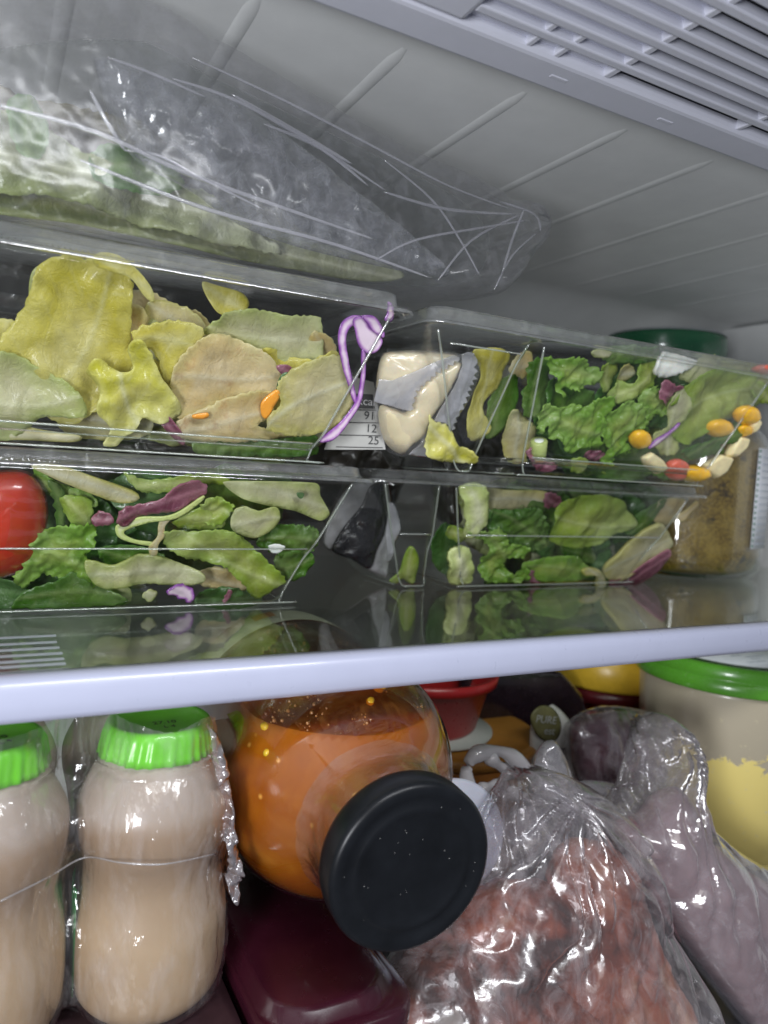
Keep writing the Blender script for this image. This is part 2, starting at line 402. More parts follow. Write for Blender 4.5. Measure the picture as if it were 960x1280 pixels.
def leafmat(name, core, mid, edge, vein=(.8, .8, .6), veinf=.35, tl=.55, rough=.30, spots=0.0, spotc=(.3, .2, .08), wet=.3):
    m, nt, out = new(name); v = coords(nt)
    core, mid, edge = [tuple(max(0.0, sum(q) / 3 + (x - sum(q) / 3) * 1.2) * .93 for x in q) for q in (core, mid, edge)]
    e = attr(nt, 'core')
    f = mathn(nt, 'ADD', e, mathn(nt, 'MULTIPLY', mathn(nt, 'SUBTRACT', noise(nt, v, .7, 4, .6, .5), .5), 1.0))
    c = ramp(nt, f, [(0.02, edge), (.35, mid), (.85, core)])
    def ridge(sc, w, seed):
        mp = N(nt, 'ShaderNodeMapping'); mp.inputs['Scale'].default_value = (1.0, .6, .38); mp.inputs['Rotation'].default_value = (0, seed, 0); mp.inputs['Location'].default_value = (seed * 7, 0, 3)
        nt.links.new(v, mp.inputs['Vector'])
        q = mathn(nt, 'ABSOLUTE', mathn(nt, 'SUBTRACT', noise(nt, mp.outputs[0], sc, 1, .4, .7), .5))
        return mathn(nt, 'SUBTRACT', 1.0, mathn(nt, 'MULTIPLY', q, w, True), True)
    vl = mathn(nt, 'MAXIMUM', ridge(.62, 26.0, .5), mathn(nt, 'MULTIPLY', ridge(1.7, 20.0, -.7), .55))
    vl = mathn(nt, 'MULTIPLY', vl, mathn(nt, 'ADD', .25, mathn(nt, 'MULTIPLY', e, .75)))
    c = mixc(nt, mathn(nt, 'MULTIPLY', vl, veinf * .8), c, vein)
    c = mixc(nt, mathn(nt, 'MULTIPLY', attr(nt, 'base'), .55 if veinf > .15 else .2), c, tuple(min(.86, x * 1.08) for x in vein))
    c = mixc(nt, mathn(nt, 'MULTIPLY', attr(nt, 'rib'), .6 if veinf > .15 else .3), c, tuple(min(.88, x * 1.1) for x in vein))
    c = mixc(nt, mathn(nt, 'MULTIPLY', mathn(nt, 'SUBTRACT', noise(nt, v, 2.6, 5, .65, .4), .45, True), .9), c, tuple(x * .62 for x in mid))
    c = mixc(nt, mathn(nt, 'MULTIPLY', mathn(nt, 'SUBTRACT', attr(nt, 'edge'), .82, True), 1.6), c, tuple(min(.9, x * 1.35 + .06) for x in edge))
    if spots:
        sp = mathn(nt, 'MULTIPLY', mathn(nt, 'SUBTRACT', noise(nt, v, 1.1, 5, .7), .56, True), 6 * spots, True)
        c = mixc(nt, sp, c, spotc)
    b = N(nt, 'ShaderNodeBsdfPrincipled'); nt.links.new(c, b.inputs['Base Color']); b.inputs['Roughness'].default_value = rough
    b.inputs['Coat Weight'].default_value = wet; b.inputs['Coat Roughness'].default_value = .12
    h = mathn(nt, 'ADD', mathn(nt, 'MULTIPLY', vl, -.35), mathn(nt, 'MULTIPLY', mathn(nt, 'ABSOLUTE', mathn(nt, 'SUBTRACT', noise(nt, v, 1.9, 5, .62, .8), .5)), -3.0)); nm = bumpn(nt, h, .45, .10)
    nt.links.new(nm, b.inputs['Normal'])
    t = N(nt, 'ShaderNodeBsdfTranslucent'); nt.links.new(c, t.inputs[0]); nt.links.new(nm, t.inputs['Normal'])
    mx = N(nt, 'ShaderNodeMixShader'); mx.inputs[0].default_value = tl
    nt.links.new(b.outputs[0], mx.inputs[1]); nt.links.new(t.outputs[0], mx.inputs[2]); nt.links.new(mx.outputs[0], out.inputs[0]); return m

M = {}
M['liner'] = plain('fridge_liner', (.76, .77, .76), .38, .05, .25, .05, 3)
M['vent'] = plain('vent_plastic', (.64, .65, .73), .42, .03, .4, .05, 5)
M['dark'] = plain('painted_vent_shade', (.03, .032, .04), .6, .2)
M['trim'] = plain('white_trim_plastic', (.40, .42, .54), .30, .02, .5, .03, 8, coat=.2)
M['tray'] = film('clear_tray_plastic', (.975, .982, .978), .004, (.8, .85, .85), .05, .10, .6, 1.45)
M['lidp'] = film('clear_lid_plastic', (.95, .96, .955), .17, (.75, .78, .78), .12, .22, 1.2, 2.6, patchy=.14)
M['bag'] = film('clear_bag_film', (.975, .975, .98), .05, (.80, .80, .86), .22, .12, .4, .75, vor=.15, voscale=.28, patchy=.16)
M['wrap'] = film('shrink_wrap_film', (.98, .98, .98), .04, (.85, .82, .84), .10, .75, 1.7, 2.2, vor=.9, voscale=.9, patchy=.22, stretch=.30)
M['glass'] = film('jar_glass', (.96, .98, .96), .0, (.9, .9, .9), .02, .02, 1.0, 1.7)
M['poly'] = film('milky_bag_film', (.97, .96, .97), .09, (.84, .78, .81), .17, .4, .8, 2.0, vor=.6, voscale=.4, patchy=.34, stretch=.45)

M['poly2'] = film('milkier_bag_film', (.95, .94, .95), .20, (.66, .62, .66), .11, .6, .8, 2.8, vor=.8, voscale=.4, patchy=.30)
# thin shelf glass: strong mirror at a slant
M['shelf'] = film('shelf_glass', (.88, .91, .88), .012, (.5, .55, .5), .035, .0, 1.0, .95)

yel = ((.80, .75, .34), (.74, .68, .15), (.78, .73, .24))
M['yellow'] = leafmat('yellow_lettuce', *yel, vein=(.78, .76, .45), veinf=.25)
M['butter'] = leafmat('bright_yellow_lettuce', (.72, .68, .20), (.70, .68, .12), (.78, .76, .28), veinf=.2, tl=.45)
M['cream'] = leafmat('cream_lettuce', (.86, .80, .54), (.80, .74, .42), (.72, .68, .28), vein=(.85, .83, .68), veinf=.4, spots=.15, spotc=(.6, .35, .12))
M['peach'] = leafmat('browning_lettuce', (.88, .76, .50), (.84, .70, .38), (.84, .76, .42), vein=(.84, .76, .6), veinf=.35, spots=.45, spotc=(.55, .26, .07))
M['palegreen'] = leafmat('pale_green_lettuce', (.76, .74, .52), (.68, .70, .38), (.56, .62, .26), vein=(.8, .82, .6), veinf=.4)
M['lime'] = leafmat('light_green_lettuce', (.55, .62, .20), (.42, .54, .11), (.40, .56, .12), vein=(.7, .75, .4), veinf=.35)
M['frisee'] = leafmat('curly_green_leaf', (.48, .60, .17), (.25, .46, .08), (.32, .54, .11), vein=(.5, .62, .25), veinf=.35)
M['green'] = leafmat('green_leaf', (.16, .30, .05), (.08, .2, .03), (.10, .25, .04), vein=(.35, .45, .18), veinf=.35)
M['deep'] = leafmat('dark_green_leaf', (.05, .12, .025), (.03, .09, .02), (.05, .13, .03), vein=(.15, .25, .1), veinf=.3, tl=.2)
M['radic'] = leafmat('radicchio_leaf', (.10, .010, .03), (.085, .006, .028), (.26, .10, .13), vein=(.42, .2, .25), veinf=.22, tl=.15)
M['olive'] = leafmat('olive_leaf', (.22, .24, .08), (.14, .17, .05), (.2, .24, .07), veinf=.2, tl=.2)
M['carrot'] = plain('carrot_flesh', (.85, .33, .03), .35, .1, sss=.2, coat=.4)
M['tomato'] = plain('tomato_skin', (.36, .030, .015), .22, .15, .5, .03, coat=.6, sss=.15)
M['tomato2'] = plain('tomato_flesh', (.75, .16, .10), .3, .2, 2, .2, coat=.5, sss=.2)
M['corn'] = plain('sweetcorn_kernel', (.90, .50, .03), .22, .12, 1.5, .05, coat=.6, sss=.25)
M['cube'] = plain('pale_cube', (.86, .74, .42), .4, .12, 2, .3, sss=.2)
M['white'] = plain('white_stem', (.86, .86, .78), .35, .05, 1, .1, coat=.4, sss=.2)
M['stem'] = leafmat('pale_stem', (.86, .88, .6), (.7, .78, .35), (.6, .7, .3), veinf=.1, tl=.3)

def cabbage():
    m, nt, out = new('purple_cabbage'); v = coords(nt)
    f = mathn(nt, 'ADD', attr(nt, 'edge'), mathn(nt, 'MULTIPLY', mathn(nt, 'SUBTRACT', noise(nt, v, 2.0, 3), .5), .5))
    c = ramp(nt, f, [(.62, (.74, .60, .70)), (.82, (.45, .22, .50)), (1.02, (.20, .05, .30))])
    b = N(nt, 'ShaderNodeBsdfPrincipled'); nt.links.new(c, b.inputs['Base Color']); b.inputs['Roughness'].default_value = .3; b.inputs['Coat Weight'].default_value = .4
    nt.links.new(b.outputs[0], out.inputs[0]); return m
M['cabbage'] = cabbage()

# ================================================================== SETTING: the fridge compartment
ZC = 25.0; YB = 32.0; XR = 70.0; XL = -16.0; ZF = -24.0
CR = 27.0                                       # where the ceiling starts to curve into the back wall
V = []; Fc = []; prof = [(-14, ZC)]
prof += [(CR - .1, ZC)] + [(CR + 5 * math.sin(t), ZC - 5 + 5 * math.cos(t)) for t in np.linspace(.1, math.pi / 2, 10)]
ceil = mesh('ceiling', [(x, y, z) for (y, z) in prof for x in (XL - 3, XR + 3)],
            [(2 * i, 2 * i + 1, 2 * i + 3, 2 * i + 2) for i in range(len(prof) - 1)], M['liner']); struct(ceil)
struct(box('back_wall', XL - 3, XR + 3, YB, YB + 2, ZF, ZC - 5, M['liner']))
struct(box('right_wall', XR, XR + 2, -14, YB - .01, ZF, ZC - .2, M['liner'], bv=.3))
struct(box('left_wall', XL - 2, XL, -14, YB - .01, ZF, ZC - .2, M['liner'], bv=.3))
M['floor'] = plain('compartment_floor', (.10, .10, .115), .35, .1)
struct(box('fridge_floor', XL, XR, -14, YB - .01, ZF - 1, ZF, M['floor']))
# pressed ribs in the ceiling, running back
for k in range(10):
    x = 8.5 + 6.3 * (k - 1) + .0
    wv = .34
    rows = []
    ys = np.linspace(1.6, 26.2, 26)
    Vv = []; Ff = []
    for i, y in enumerate(ys):
        e = min(1, (y - 1.6) / 1.2, (26.2 - y) / 1.2); e = max(0.0, e) ** .5
        for j, q in enumerate(np.linspace(-1, 1, 9)):
            hgt = .05 * e * math.cos(q * math.pi / 2) ** .8 if abs(q) < 1 else 0
            Vv.append((x + q * wv * (.4 + .6 * e), y, ZC - .004 - hgt))
    for i in range(25):
        for j in range(8):
            a0 = i * 9 + j; Ff.append((a0, a0 + 1, a0 + 10, a0 + 9))
    mesh('rib', Vv, Ff, M['liner'], ceil)

# ------------------------------------------------------------------ air vent in the ceiling, front
vent = thing('air_vent', 'pale grey slatted air vent panel set into the front of the compartment ceiling', 'air vent')
z1 = ZC - .75
# frame: a plate with a rounded rear edge, opening from x 15.5 and y -1.6 forwards
def plate(name, x0, x1, y0, y1, zt, zb, bv=.25): return box(name, x0, x1, y0, y1, zb, zt, M['vent'], vent, bv)
plate('rear_rail', 7.0, XR - .5, -1.35, .75, ZC - .05, z1, .3)
plate('rear_step', 6.0, XR - .3, .70, 1.25, ZC - .02, ZC - .38, .18)
plate('side_rail', 7.05, 15.2, -13.8, -1.3, ZC - .06, z1 + .004, .3)
plate('front_rail', 15.1, XR - .5, -13.8, -9.35, ZC - .06, z1 + .002, .3)
box('shade_plate', 14.8, XR - 1, -9.6, -1.0, ZC - .12, ZC - .02, M['dark'], vent)  # near-black plate paints the darkness behind the louvres
# shallow blind field on the left of the louvres, open field on the right
def louvre(x0, x1, y, zt, h=.55, th=.44, lean=.10):
    Vq = []
    for x in (x0, x1):
        Vq += [(x, y - th / 2, zt), (x, y + th / 2, zt), (x, y + th / 2 - lean, zt - h), (x, y - th / 2 - lean, zt - h)]
    o = mesh('louvre', Vq, [(0, 1, 2, 3), (7, 6, 5, 4), (0, 4, 5, 1), (1, 5, 6, 2), (2, 6, 7, 3), (3, 7, 4, 0)], M['vent'], vent, smooth=False)
    bevel(o, .08, 2); return o
box('blind_plate', 15.1, 22.2, -9.4, -1.2, ZC - .30, ZC - .13, M['vent'], vent)
for k in range(8):
    y = -2.2 - k * .95
    louvre(15.1, XR - 1, y - .0, ZC - .14)
for x, y0, y1 in ((22.3, -9.4, -1.3), (35.4, -9.4, -1.3), (48.5, -9.4, -1.3)):
    box('cross_bar', x - .16, x + .16, y0, y1, z1 + .12, ZC - .14, M['vent'], vent, .05, 2)
for x in (18.2, 19.6, 30.6):
    box('cross_bar', x - .13, x + .13, -3.1, -1.3, z1 + .14, ZC - .15, M['vent'], vent, .05, 2)
for x, y in ((20.6, -.35), (27.0, -.25)):
    box('clip_notch', x - .45, x + .45, y - .12, y + .12, z1 - .03, z1 + .1, M['vent'], vent, .05, 2)

vent.location.y = -.95 * S

# ================================================================== SHELF
shelf = thing('glass_shelf', 'clear glass fridge shelf with a white plastic front trim, holding the salad packs', 'shelf')
g = box('glass_pane', XL + .3, XR - .3, .9, YB - .6, -.55, -.10, M['shelf'], shelf)
# trim profile in (y, z): rounded nose
pr = [(0.95, -.02), (.5, .0), (.18, -.05), (.02, -.22), (-.06, -.50), (-.08, -.9), (-.05, -1.3), (.06, -1.52), (.3, -1.6), (1.0, -1.6), (1.15, -1.45), (1.15, -.62), (1.9, -.60), (1.9, -.56), (.95, -.56)]
n = len(pr)
xs = np.linspace(XL + .2, XR - .2, 60)
mesh('front_trim', [(x, y, z) for x in xs for (y, z) in pr],
     [(i * n + k, i * n + (k + 1) % n, (i + 1) * n + (k + 1) % n, (i + 1) * n + k) for i in range(59) for k in range(n)] + [list(range(n)), list(range(59 * n, 60 * n))[::-1]],
     M['trim'], shelf)
M['print'] = plain('pale_printed_stripe', (.42, .46, .52), .3, .06)
ends = [(70, 794), (71, 802), (74, 809), (78, 816), (80, 823), (82, 829), (86, 836), (86, 842)]
def on_z(px, py, z):
    d = AX @ np.array([px - 480.0, 640.0 - py, F]); t = (z - EYE[2]) / d[2]; return EYE + t * d
for k, (px, py) in enumerate(ends):
    p = on_z(px, py, -.096)
    box('printed_stripe', -9, p[0], p[1] - .19, p[1] + .12, -.096, -.085, M['print'], shelf)

# ================================================================== SALAD TRAYS
def tub(parent, tb, tt, z0, z1, name='compartment', step=.5, mat=None, r=1.0):
    """tb = bottom (x0,x1,y0,y1), tt = top, walls slope between"""
    H = z1 - z0; rings = []
    def at(t, o, rr):
        q = [tb[i] + (tt[i] - tb[i]) * t for i in range(4)]
        return (q[0] - o, q[1] + o, q[2] - o, q[3] + o, rr, z0 + H * t)
    rings += [at(0.0, -.42, r * .6), at(.004, -.22, r * .7), at(.025, -.05, r * .8), at(.07, 0, r * .9)]
    for t in np.linspace(.14, step - .02, 5): rings.append(at(t, .0, r))
    rings += [at(step, .02, r), at(step + .012, .10, r), at(step + .04, .13, r)]
    for t in np.linspace(step + .1, .96, 5): rings.append(at(t, .13, r))
    rings += [at(.985, .16, r), at(1.0, .22, r + .1), at(1.002, .62, r + .3)]
    a = rings[-1]; rings.append((a[0] - .03, a[1] + .03, a[2] - .03, a[3] + .03, a[4], a[5] - .22))
    beads(parent, tb, tt, z0, z1, step, r)
    return loft(name, rings, mat or M['tray'], parent, cap0=True, n=8)
M['bead'] = film('bright_tray_edge', (.92, .96, .92), .34, (.82, .88, .82), .08, .1, 1, 3.5)  # pale haze on the edge beads imitates bright lines along the tray edges
def beads(parent, tb, tt, z0, z1, step, r=.5):
    H = z1 - z0
    def c(t, xi, yi, inx=0.0, iny=0.0):
        q = [tb[i] + (tt[i] - tb[i]) * t for i in range(4)]; o = .13 if t > step else 0
        x = q[0] - o + inx if xi == 0 else q[1] + o - inx; y = q[2] - o + iny if yi == 0 else q[3] + o - iny
        return np.array([x, y, z0 + H * t])
    k = .29 * r
    for xi in (0, 1):
        tube('edge_glint', [c(.10, xi, 0, k, k)] + [c(t, xi, 0, k, k) for t in np.linspace(.2, .97, 6)], .065, M['bead'], parent, 6, 3)
    tube('edge_glint', [c(.10, 0, 0, k, k), c(.012, 0, 0, .35, -.0), c(.006, 0, 0, .9, -.12), c(.006, 1, 0, .9, -.12), c(.012, 1, 0, .35, .0), c(.10, 1, 0, k, k)], .05, M['bead'], parent, 6, 5)
    for xi in (0, 1):
        tube('edge_glint', [c(.012, xi, 0, -.0, .5), c(.008, xi, 0, -.05, 2), c(.008, xi, 1, -.05, 2)], .045, M['bead'], parent, 6, 4)
    tube('edge_glint', [c(step + .03, 0, 0, .7, -.02), c(step + .03, 1, 0, .7, -.02)], .05, M['bead'], parent, 6, 3)
def crimp(parent, x0, x1, y, z, pitch=.2):
    Vq = []; Ff = []
    for x in np.arange(x0, x1, pitch):
        b = len(Vq)
        Vq += [(x, y - .05, z), (x + pitch * .55, y - .05, z), (x + pitch * .55, y + .25, z + .02), (x, y + .25, z + .02), (x + pitch * .27, y - .02, z + .09), (x + pitch * .27, y + .22, z + .10)]
        Ff += [(b, b + 1, b + 4), (b + 1, b + 2, b + 5, b + 4), (b + 2, b + 3, b + 5), (b + 3, b, b + 4, b + 5)]
    o = mesh('crimped_edge', Vq, Ff, M['tray'], parent, smooth=False); o['kind'] = 'stuff'; return o
def lid(parent, x0, x1, y0, y1, z, h=.75):
    rings = [(x0 - .12, x1 + .12, y0 - .12, y1 + .12, .9, z - .12), (x0 - .12, x1 + .12, y0 - .12, y1 + .12, .9, z + .03), (x0, x1, y0, y1, .9, z + .07), (x0 + .3, x1 - .3, y0 + .3, y1 - .3, .9, z + .09),
             (x0 + .42, x1 - .42, y0 + .42, y1 - .42, .85, z + .2), (x0 + .5, x1 - .5, y0 + .52, y1 - .5, .8, z + h - .1),
             (x0 + .6, x1 - .6, y0 + .62, y1 - .6, .8, z + h), (x0 + 1.2, x1 - 1.2, y0 + 1.4, y1 - 1.2, .7, z + h + .02),
             (x0 + 1.3, x1 - 1.3, y0 + 1.5, y1 - 1.3, .7, z + h - .1)]
    return loft('lid', rings, M['lidp'], parent, cap0=False, cap1=True, n=8)

trayLL = thing('salad_tray', 'clear plastic salad tray with a tomato wedge, lower left, standing on the glass shelf', 'salad tray', 'clear plastic salad trays')
tub(trayLL, (-7, 14.3, 11.0, 19.5), (-9, 17.0, 8.1, 22.0), .02, 6.9, step=.42)
lid(trayLL, -9.6, 17.7, 7.4, 22.6, 6.95, .62); crimp(trayLL, -8, 17, 7.42, 7.05)
trayLR = thing('salad_tray', 'clear plastic salad tray with a narrow dressing compartment, lower right on the glass shelf', 'salad tray', 'clear plastic salad trays')
tub(trayLR, (23.6, 25.9, 15.0, 22.5), (20.0, 24.0, 11.0, 24.5), .02, 6.9, step=.50, r=.9)
tub(trayLR, (28.0, 43.6, 14.4, 22.5), (24.9, 45.8, 11.0, 24.5), .02, 6.9, step=.50)
lid(trayLR, 19.0, 46.8, 10.4, 25.1, 6.95, .62); crimp(trayLR, 25, 46, 10.42, 7.05)
trayUL = thing('salad_tray', 'clear plastic salad tray of pale yellow lettuce, upper left, stacked on the tomato tray', 'salad tray', 'clear plastic salad trays')
tub(trayUL, (-6, 14.1, 7.6, 16.0), (-8, 16.5, 4.1, 18.5), 7.66, 14.75, step=.10)
lid(trayUL, -8.6, 17.2, 3.4, 19.1, 14.82, .85); crimp(trayUL, -8, 17, 3.42, 14.9)
trayUR = thing('salad_tray', 'clear plastic salad tray with sweetcorn and a dressing sachet, upper right of the stack', 'salad tray', 'clear plastic salad trays')
tub(trayUR, (22.9, 24.3, 8.3, 16.5), (19.0, 25.0, 4.6, 18.5), 7.66, 14.75, step=.86, r=.9)
tub(trayUR, (27.3, 42.6, 8.0, 16.5), (25.7, 44.6, 4.6, 18.5), 7.66, 14.75, step=.12)
lid(trayUR, 18.3, 45.6, 4.0, 19.1, 14.82, .85); crimp(trayUR, 25, 45, 4.02, 14.9)

# front wall planes (a, b) with y = a - b*z, nudged inside the wall
def wallplane(yb, zb, yt, zt, off=.35):
    b = (yb - yt) / (zt - zb); return (yb + b * zb + off, b)
pUL = wallplane(7.6, 7.66, 4.1, 14.75, .5)
pUR = wallplane(8.0, 7.66, 4.6, 14.75, .5)
pLL = wallplane(11.0, 0.0, 8.1, 6.9, .45)
pLR = wallplane(14.4, 0.0, 11.0, 6.9, .45)

def Z(pts, ox, oy, s): return [(ox + x / s, oy + y / s) for x, y in pts]
U1 = lambda pts: Z(pts, 0, 250, 2.0)
U2 = lambda pts: Z(pts, 640, 400, 5.333)
U3 = lambda pts: Z(pts, 700, 380, 3.692)
U4 = lambda pts: Z(pts, 460, 420, 4.8)
L1 = lambda pts: Z(pts, 0, 540, 2.0)
L2 = lambda pts: Z(pts, 540, 590, 3.0)
L3 = lambda pts: Z(pts, 390, 560, 4.571)

# ---- upper left tray
K = dict(cat='lettuce leaf')
leaf('lettuce_leaf', U1([(75, 235), (95, 170), (150, 145), (235, 150), (270, 150), (310, 175), (330, 215), (322, 260), (325, 340), (330, 370), (345, 420), (330, 470), (300, 520), (240, 530), (180, 560), (120, 545), (60, 510), (0, 520), (-50, 440), (0, 350), (45, 290)]),
     M['yellow'], pUL, .55, amp=.42, label='largest yellow green lettuce leaf standing at the left of the upper left tray', **K)
leaf('lettuce_leaf', U1([(230, 150), (250, 133), (300, 145), (345, 180), (375, 225), (382, 260), (358, 245), (325, 200), (280, 185), (245, 172)]),
     M['yellow'], pUL, .15, amp=.15, label='curled tip of yellow leaf hanging over the top of the biggest yellow leaf', **K)
leaf('lettuce_leaf', U1([(-30, 395), (50, 390), (110, 425), (160, 450), (200, 490), (217, 530), (195, 545), (130, 540), (100, 545), (50, 585), (0, 602), (-50, 560)]),
     M['palegreen'], pUL, .1, amp=.3, label='pale veined lettuce leaf at the lower left corner of the upper left tray', **K)
leaf('lettuce_leaf', U1([(-40, 560), (30, 560), (110, 575), (200, 590), (180, 605), (60, 600), (-40, 598)]), M['cream'], pUL, .2, amp=.12, label='thin cream lettuce strip flat on the floor of the upper left tray', **K)
leaf('lettuce_leaf', U1([(218, 425), (245, 395), (300, 430), (335, 420), (318, 370), (345, 350), (375, 385), (400, 440), (430, 480), (457, 525), (440, 545), (400, 560), (360, 545), (340, 575), (310, 595), (290, 615), (255, 612), (275, 580), (270, 560), (240, 530), (250, 480), (235, 450)]),
     M['butter'], pUL, -.05, amp=.34, wl=1.5, jag=.05, label='bright yellow torn lettuce leaf in front of the biggest yellow leaf', **K)
leaf('lettuce_leaf', U1([(330, 330), (360, 312), (440, 303), (490, 312), (510, 335), (490, 365), (450, 400), (425, 455), (405, 440), (390, 390), (360, 360), (335, 350)]),
     M['yellow'], pUL, .3, amp=.2, label='small tongue shaped yellow green leaf in the middle of the upper left tray', **K)
leaf('lettuce_leaf', U1([(430, 420), (470, 370), (540, 335), (620, 360), (680, 400), (703, 440), (690, 485), (640, 500), (560, 510), (500, 540), (440, 550), (425, 480)]),
     M['peach'], pUL, .45, amp=.3, wl=3, label='peach tinted browning lettuce leaf at the centre of the upper left tray', **K)
leaf('lettuce_leaf', U1([(505, 330), (560, 285), (640, 275), (720, 290), (806, 292), (806, 390), (760, 410), (700, 410), (640, 385), (560, 355)]),
     M['palegreen'], pUL, .75, amp=.22, wl=3, tight=.6, label='pale squared off lettuce piece behind the peach coloured leaf', **K)
leaf('lettuce_leaf', U1([(690, 470), (720, 430), (780, 400), (855, 388), (870, 420), (878, 480), (880, 510), (850, 555), (800, 582), (740, 590), (670, 580), (665, 545), (700, 510)]),
     M['cream'], pUL, .1, amp=.25, wl=2.6, label='round cream lettuce piece at the right end of the upper left tray', **K)
leaf('lettuce_leaf', U1([(440, 555), (500, 525), (580, 490), (660, 478), (690, 492), (675, 540), (640, 565), (720, 585), (640, 604), (500, 604), (440, 588)]),
     M['peach'], pUL, .2, amp=.22, wl=2, label='low peach coloured leaf curled along the tray floor', **K)
leaf('lettuce_leaf', U1([(505, 205), (545, 215), (600, 235), (618, 265), (585, 292), (540, 285), (515, 245)]), M['yellow'], pUL, 1.6, amp=.15, label='small yellowish leaf tip sticking up behind the squared lettuce piece', **K)
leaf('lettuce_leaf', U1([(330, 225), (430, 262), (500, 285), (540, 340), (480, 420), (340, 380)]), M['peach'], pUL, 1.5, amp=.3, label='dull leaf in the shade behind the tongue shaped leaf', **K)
leaf('lettuce_leaf', U1([(72, 235), (80, 180), (115, 160), (140, 190), (110, 235), (85, 255)]), M['palegreen'], pUL, 1.2, amp=.1, label='pale rounded leaf edge behind the left of the biggest yellow leaf', **K)
leaf('carrot_shred', U1([(652, 510), (668, 490), (692, 474), (698, 490), (682, 520), (668, 545), (655, 540)]), M['carrot'], pUL, .05, amp=.05, thick=.12, ruffle=.05,
     label='orange carrot shred beside the round cream lettuce piece', cat='carrot shred')
leaf('carrot_shred', U1([(480, 538), (520, 532), (515, 545), (485, 546)]), M['carrot'], pUL, .0, amp=.03, thick=.1, ruffle=.03, label='tiny orange carrot chip at the bottom middle of the upper left tray', cat='carrot shred')
leaf('radicchio_piece', U1([(398, 545), (420, 540), (442, 565), (462, 592), (462, 614), (430, 592), (410, 570)]), M['radic'], pUL, -.02, amp=.05, label='dark red sliver under the bright yellow torn leaf', cat='radicchio')
leaf('radicchio_piece', U1([(690, 415), (720, 412), (735, 425), (715, 440), (700, 432)]), M['radic'], pUL, .1, amp=.05, label='dark scrap between peach leaf and round cream piece', cat='radicchio')
leaf('green_leaf', U1([(700, 440), (722, 432), (712, 465), (690, 500), (676, 535), (668, 540), (686, 490)]), M['deep'], pUL, .12, amp=.05, label='dark green sliver beside the orange carrot shred', cat='salad leaf')
leaf('green_leaf', U1([(480, 606), (560, 592), (640, 600), (700, 598), (780, 588), (795, 610), (780, 640), (600, 642), (500, 637)]), M['green'], pUL, .25, amp=.12, jag=.08,
     label='green leaf flattened on the floor of the upper left tray', cat='salad leaf')
for pts, mt, off, lab in (
    ([(420, 470), (470, 430), (540, 440), (600, 500), (620, 570), (560, 600), (470, 590), (425, 540)], 'palegreen', .75, 'pale green leaf half hidden behind the two peach coloured leaves'),
    ([(620, 395), (680, 370), (760, 400), (830, 380), (840, 440), (790, 520), (700, 540), (640, 480)], 'yellow', .6, 'yellowish leaf between the squared piece and the round cream piece'),
    ([(150, 480), (220, 470), (300, 500), (370, 520), (380, 580), (300, 600), (190, 590), (140, 550)], 'cream', .6, 'cream leaf behind the torn bright yellow leaf near the tray floor'),
    ([(-40, 330), (10, 300), (60, 330), (70, 400), (20, 430), (-40, 420)], 'yellow', .9, 'yellowish leaf at the very left behind the biggest yellow leaf'),
    ([(780, 330), (830, 350), (850, 400), (835, 440), (790, 430), (770, 380)], 'peach', .9, 'dull beige leaf scrap behind the purple cabbage loop'),
    ([(380, 250), (450, 265), (500, 300), (520, 340), (460, 350), (400, 320), (360, 290)], 'cream', 1.3, 'cream leaf in shade above the tongue shaped leaf'),
    ([(330, 420), (380, 400), (440, 440), (440, 520), (390, 540), (340, 500)], 'yellow', .5, 'yellow leaf sliver between torn yellow leaf and peach leaf')):
    leaf('lettuce_leaf', U1(pts), M[mt], pUL, off, amp=.35, label=lab, **K)
# purple cabbage
for i, (pts, off, lab) in enumerate((
    ([(842, 345), (850, 310), (875, 290), (905, 290), (900, 305), (872, 320), (862, 350), (870, 400), (880, 450), (892, 500), (884, 505), (868, 460), (850, 400)], .0, 'outer hooked purple cabbage shred at the right end of the upper left tray'),
    ([(880, 300), (905, 292), (925, 320), (945, 335), (955, 355), (940, 380), (915, 382), (895, 360), (885, 325)], -.12, 'folded purple and white cabbage curl at the top of the tray corner'),
    ([(902, 290), (935, 292), (957, 325), (957, 345), (930, 328), (915, 308)], -.2, 'darkest purple cabbage fold tucked inside the curl'),
    ([(902, 378), (912, 380), (914, 440), (902, 505), (872, 555), (835, 598), (800, 606), (798, 598), (850, 555), (890, 500), (902, 440)], -.02, 'long thin purple cabbage shred running down the tray corner'),
    ([(968, 255), (980, 262), (985, 290), (975, 305), (960, 300), (968, 280)], .0, 'small purple cabbage bit caught under the lid corner'))):
    leaf('cabbage_shred', U1(pts), M['cabbage'], pUL, off, amp=.08, ruffle=.05, thick=.06, step=.08, rib_on=0, label=lab, cat='cabbage shred')

# ---- upper right, narrow compartment: sachet
sach = thing('dressing_sachet', 'clear sachet of cream dressing with zigzag seals in the upper narrow compartment', 'dressing sachet')
M['sauce'] = plain('cream_dressing', (.66, .58, .38), .3, .06, .8, .05, coat=.8, sss=.3)
M['seal'] = film('sachet_seal_film', (.93, .94, .96), .38, (.90, .90, .93), .16, .5, 1.6, 2.4, vor=.6, voscale=1.2)
pS = (pUR[0] + .4, pUR[1])
def zig(pts, teeth, amp):
    """saw-toothed edge along a polyline"""
    q = []
    for (x0, y0), (x1, y1) in zip(pts[:-1], pts[1:]):
        L = math.hypot(x1 - x0, y1 - y0); n = max(1, round(L / teeth))
        nx, ny = (y1 - y0) / L, -(x1 - x0) / L
        for i in range(n):
            t = i / n; q.append((x0 + (x1 - x0) * t, y0 + (y1 - y0) * t)); t = (i + .5) / n
            q.append((x0 + (x1 - x0) * t + nx * amp, y0 + (y1 - y0) * t + ny * amp))
    q.append(pts[-1]); return q
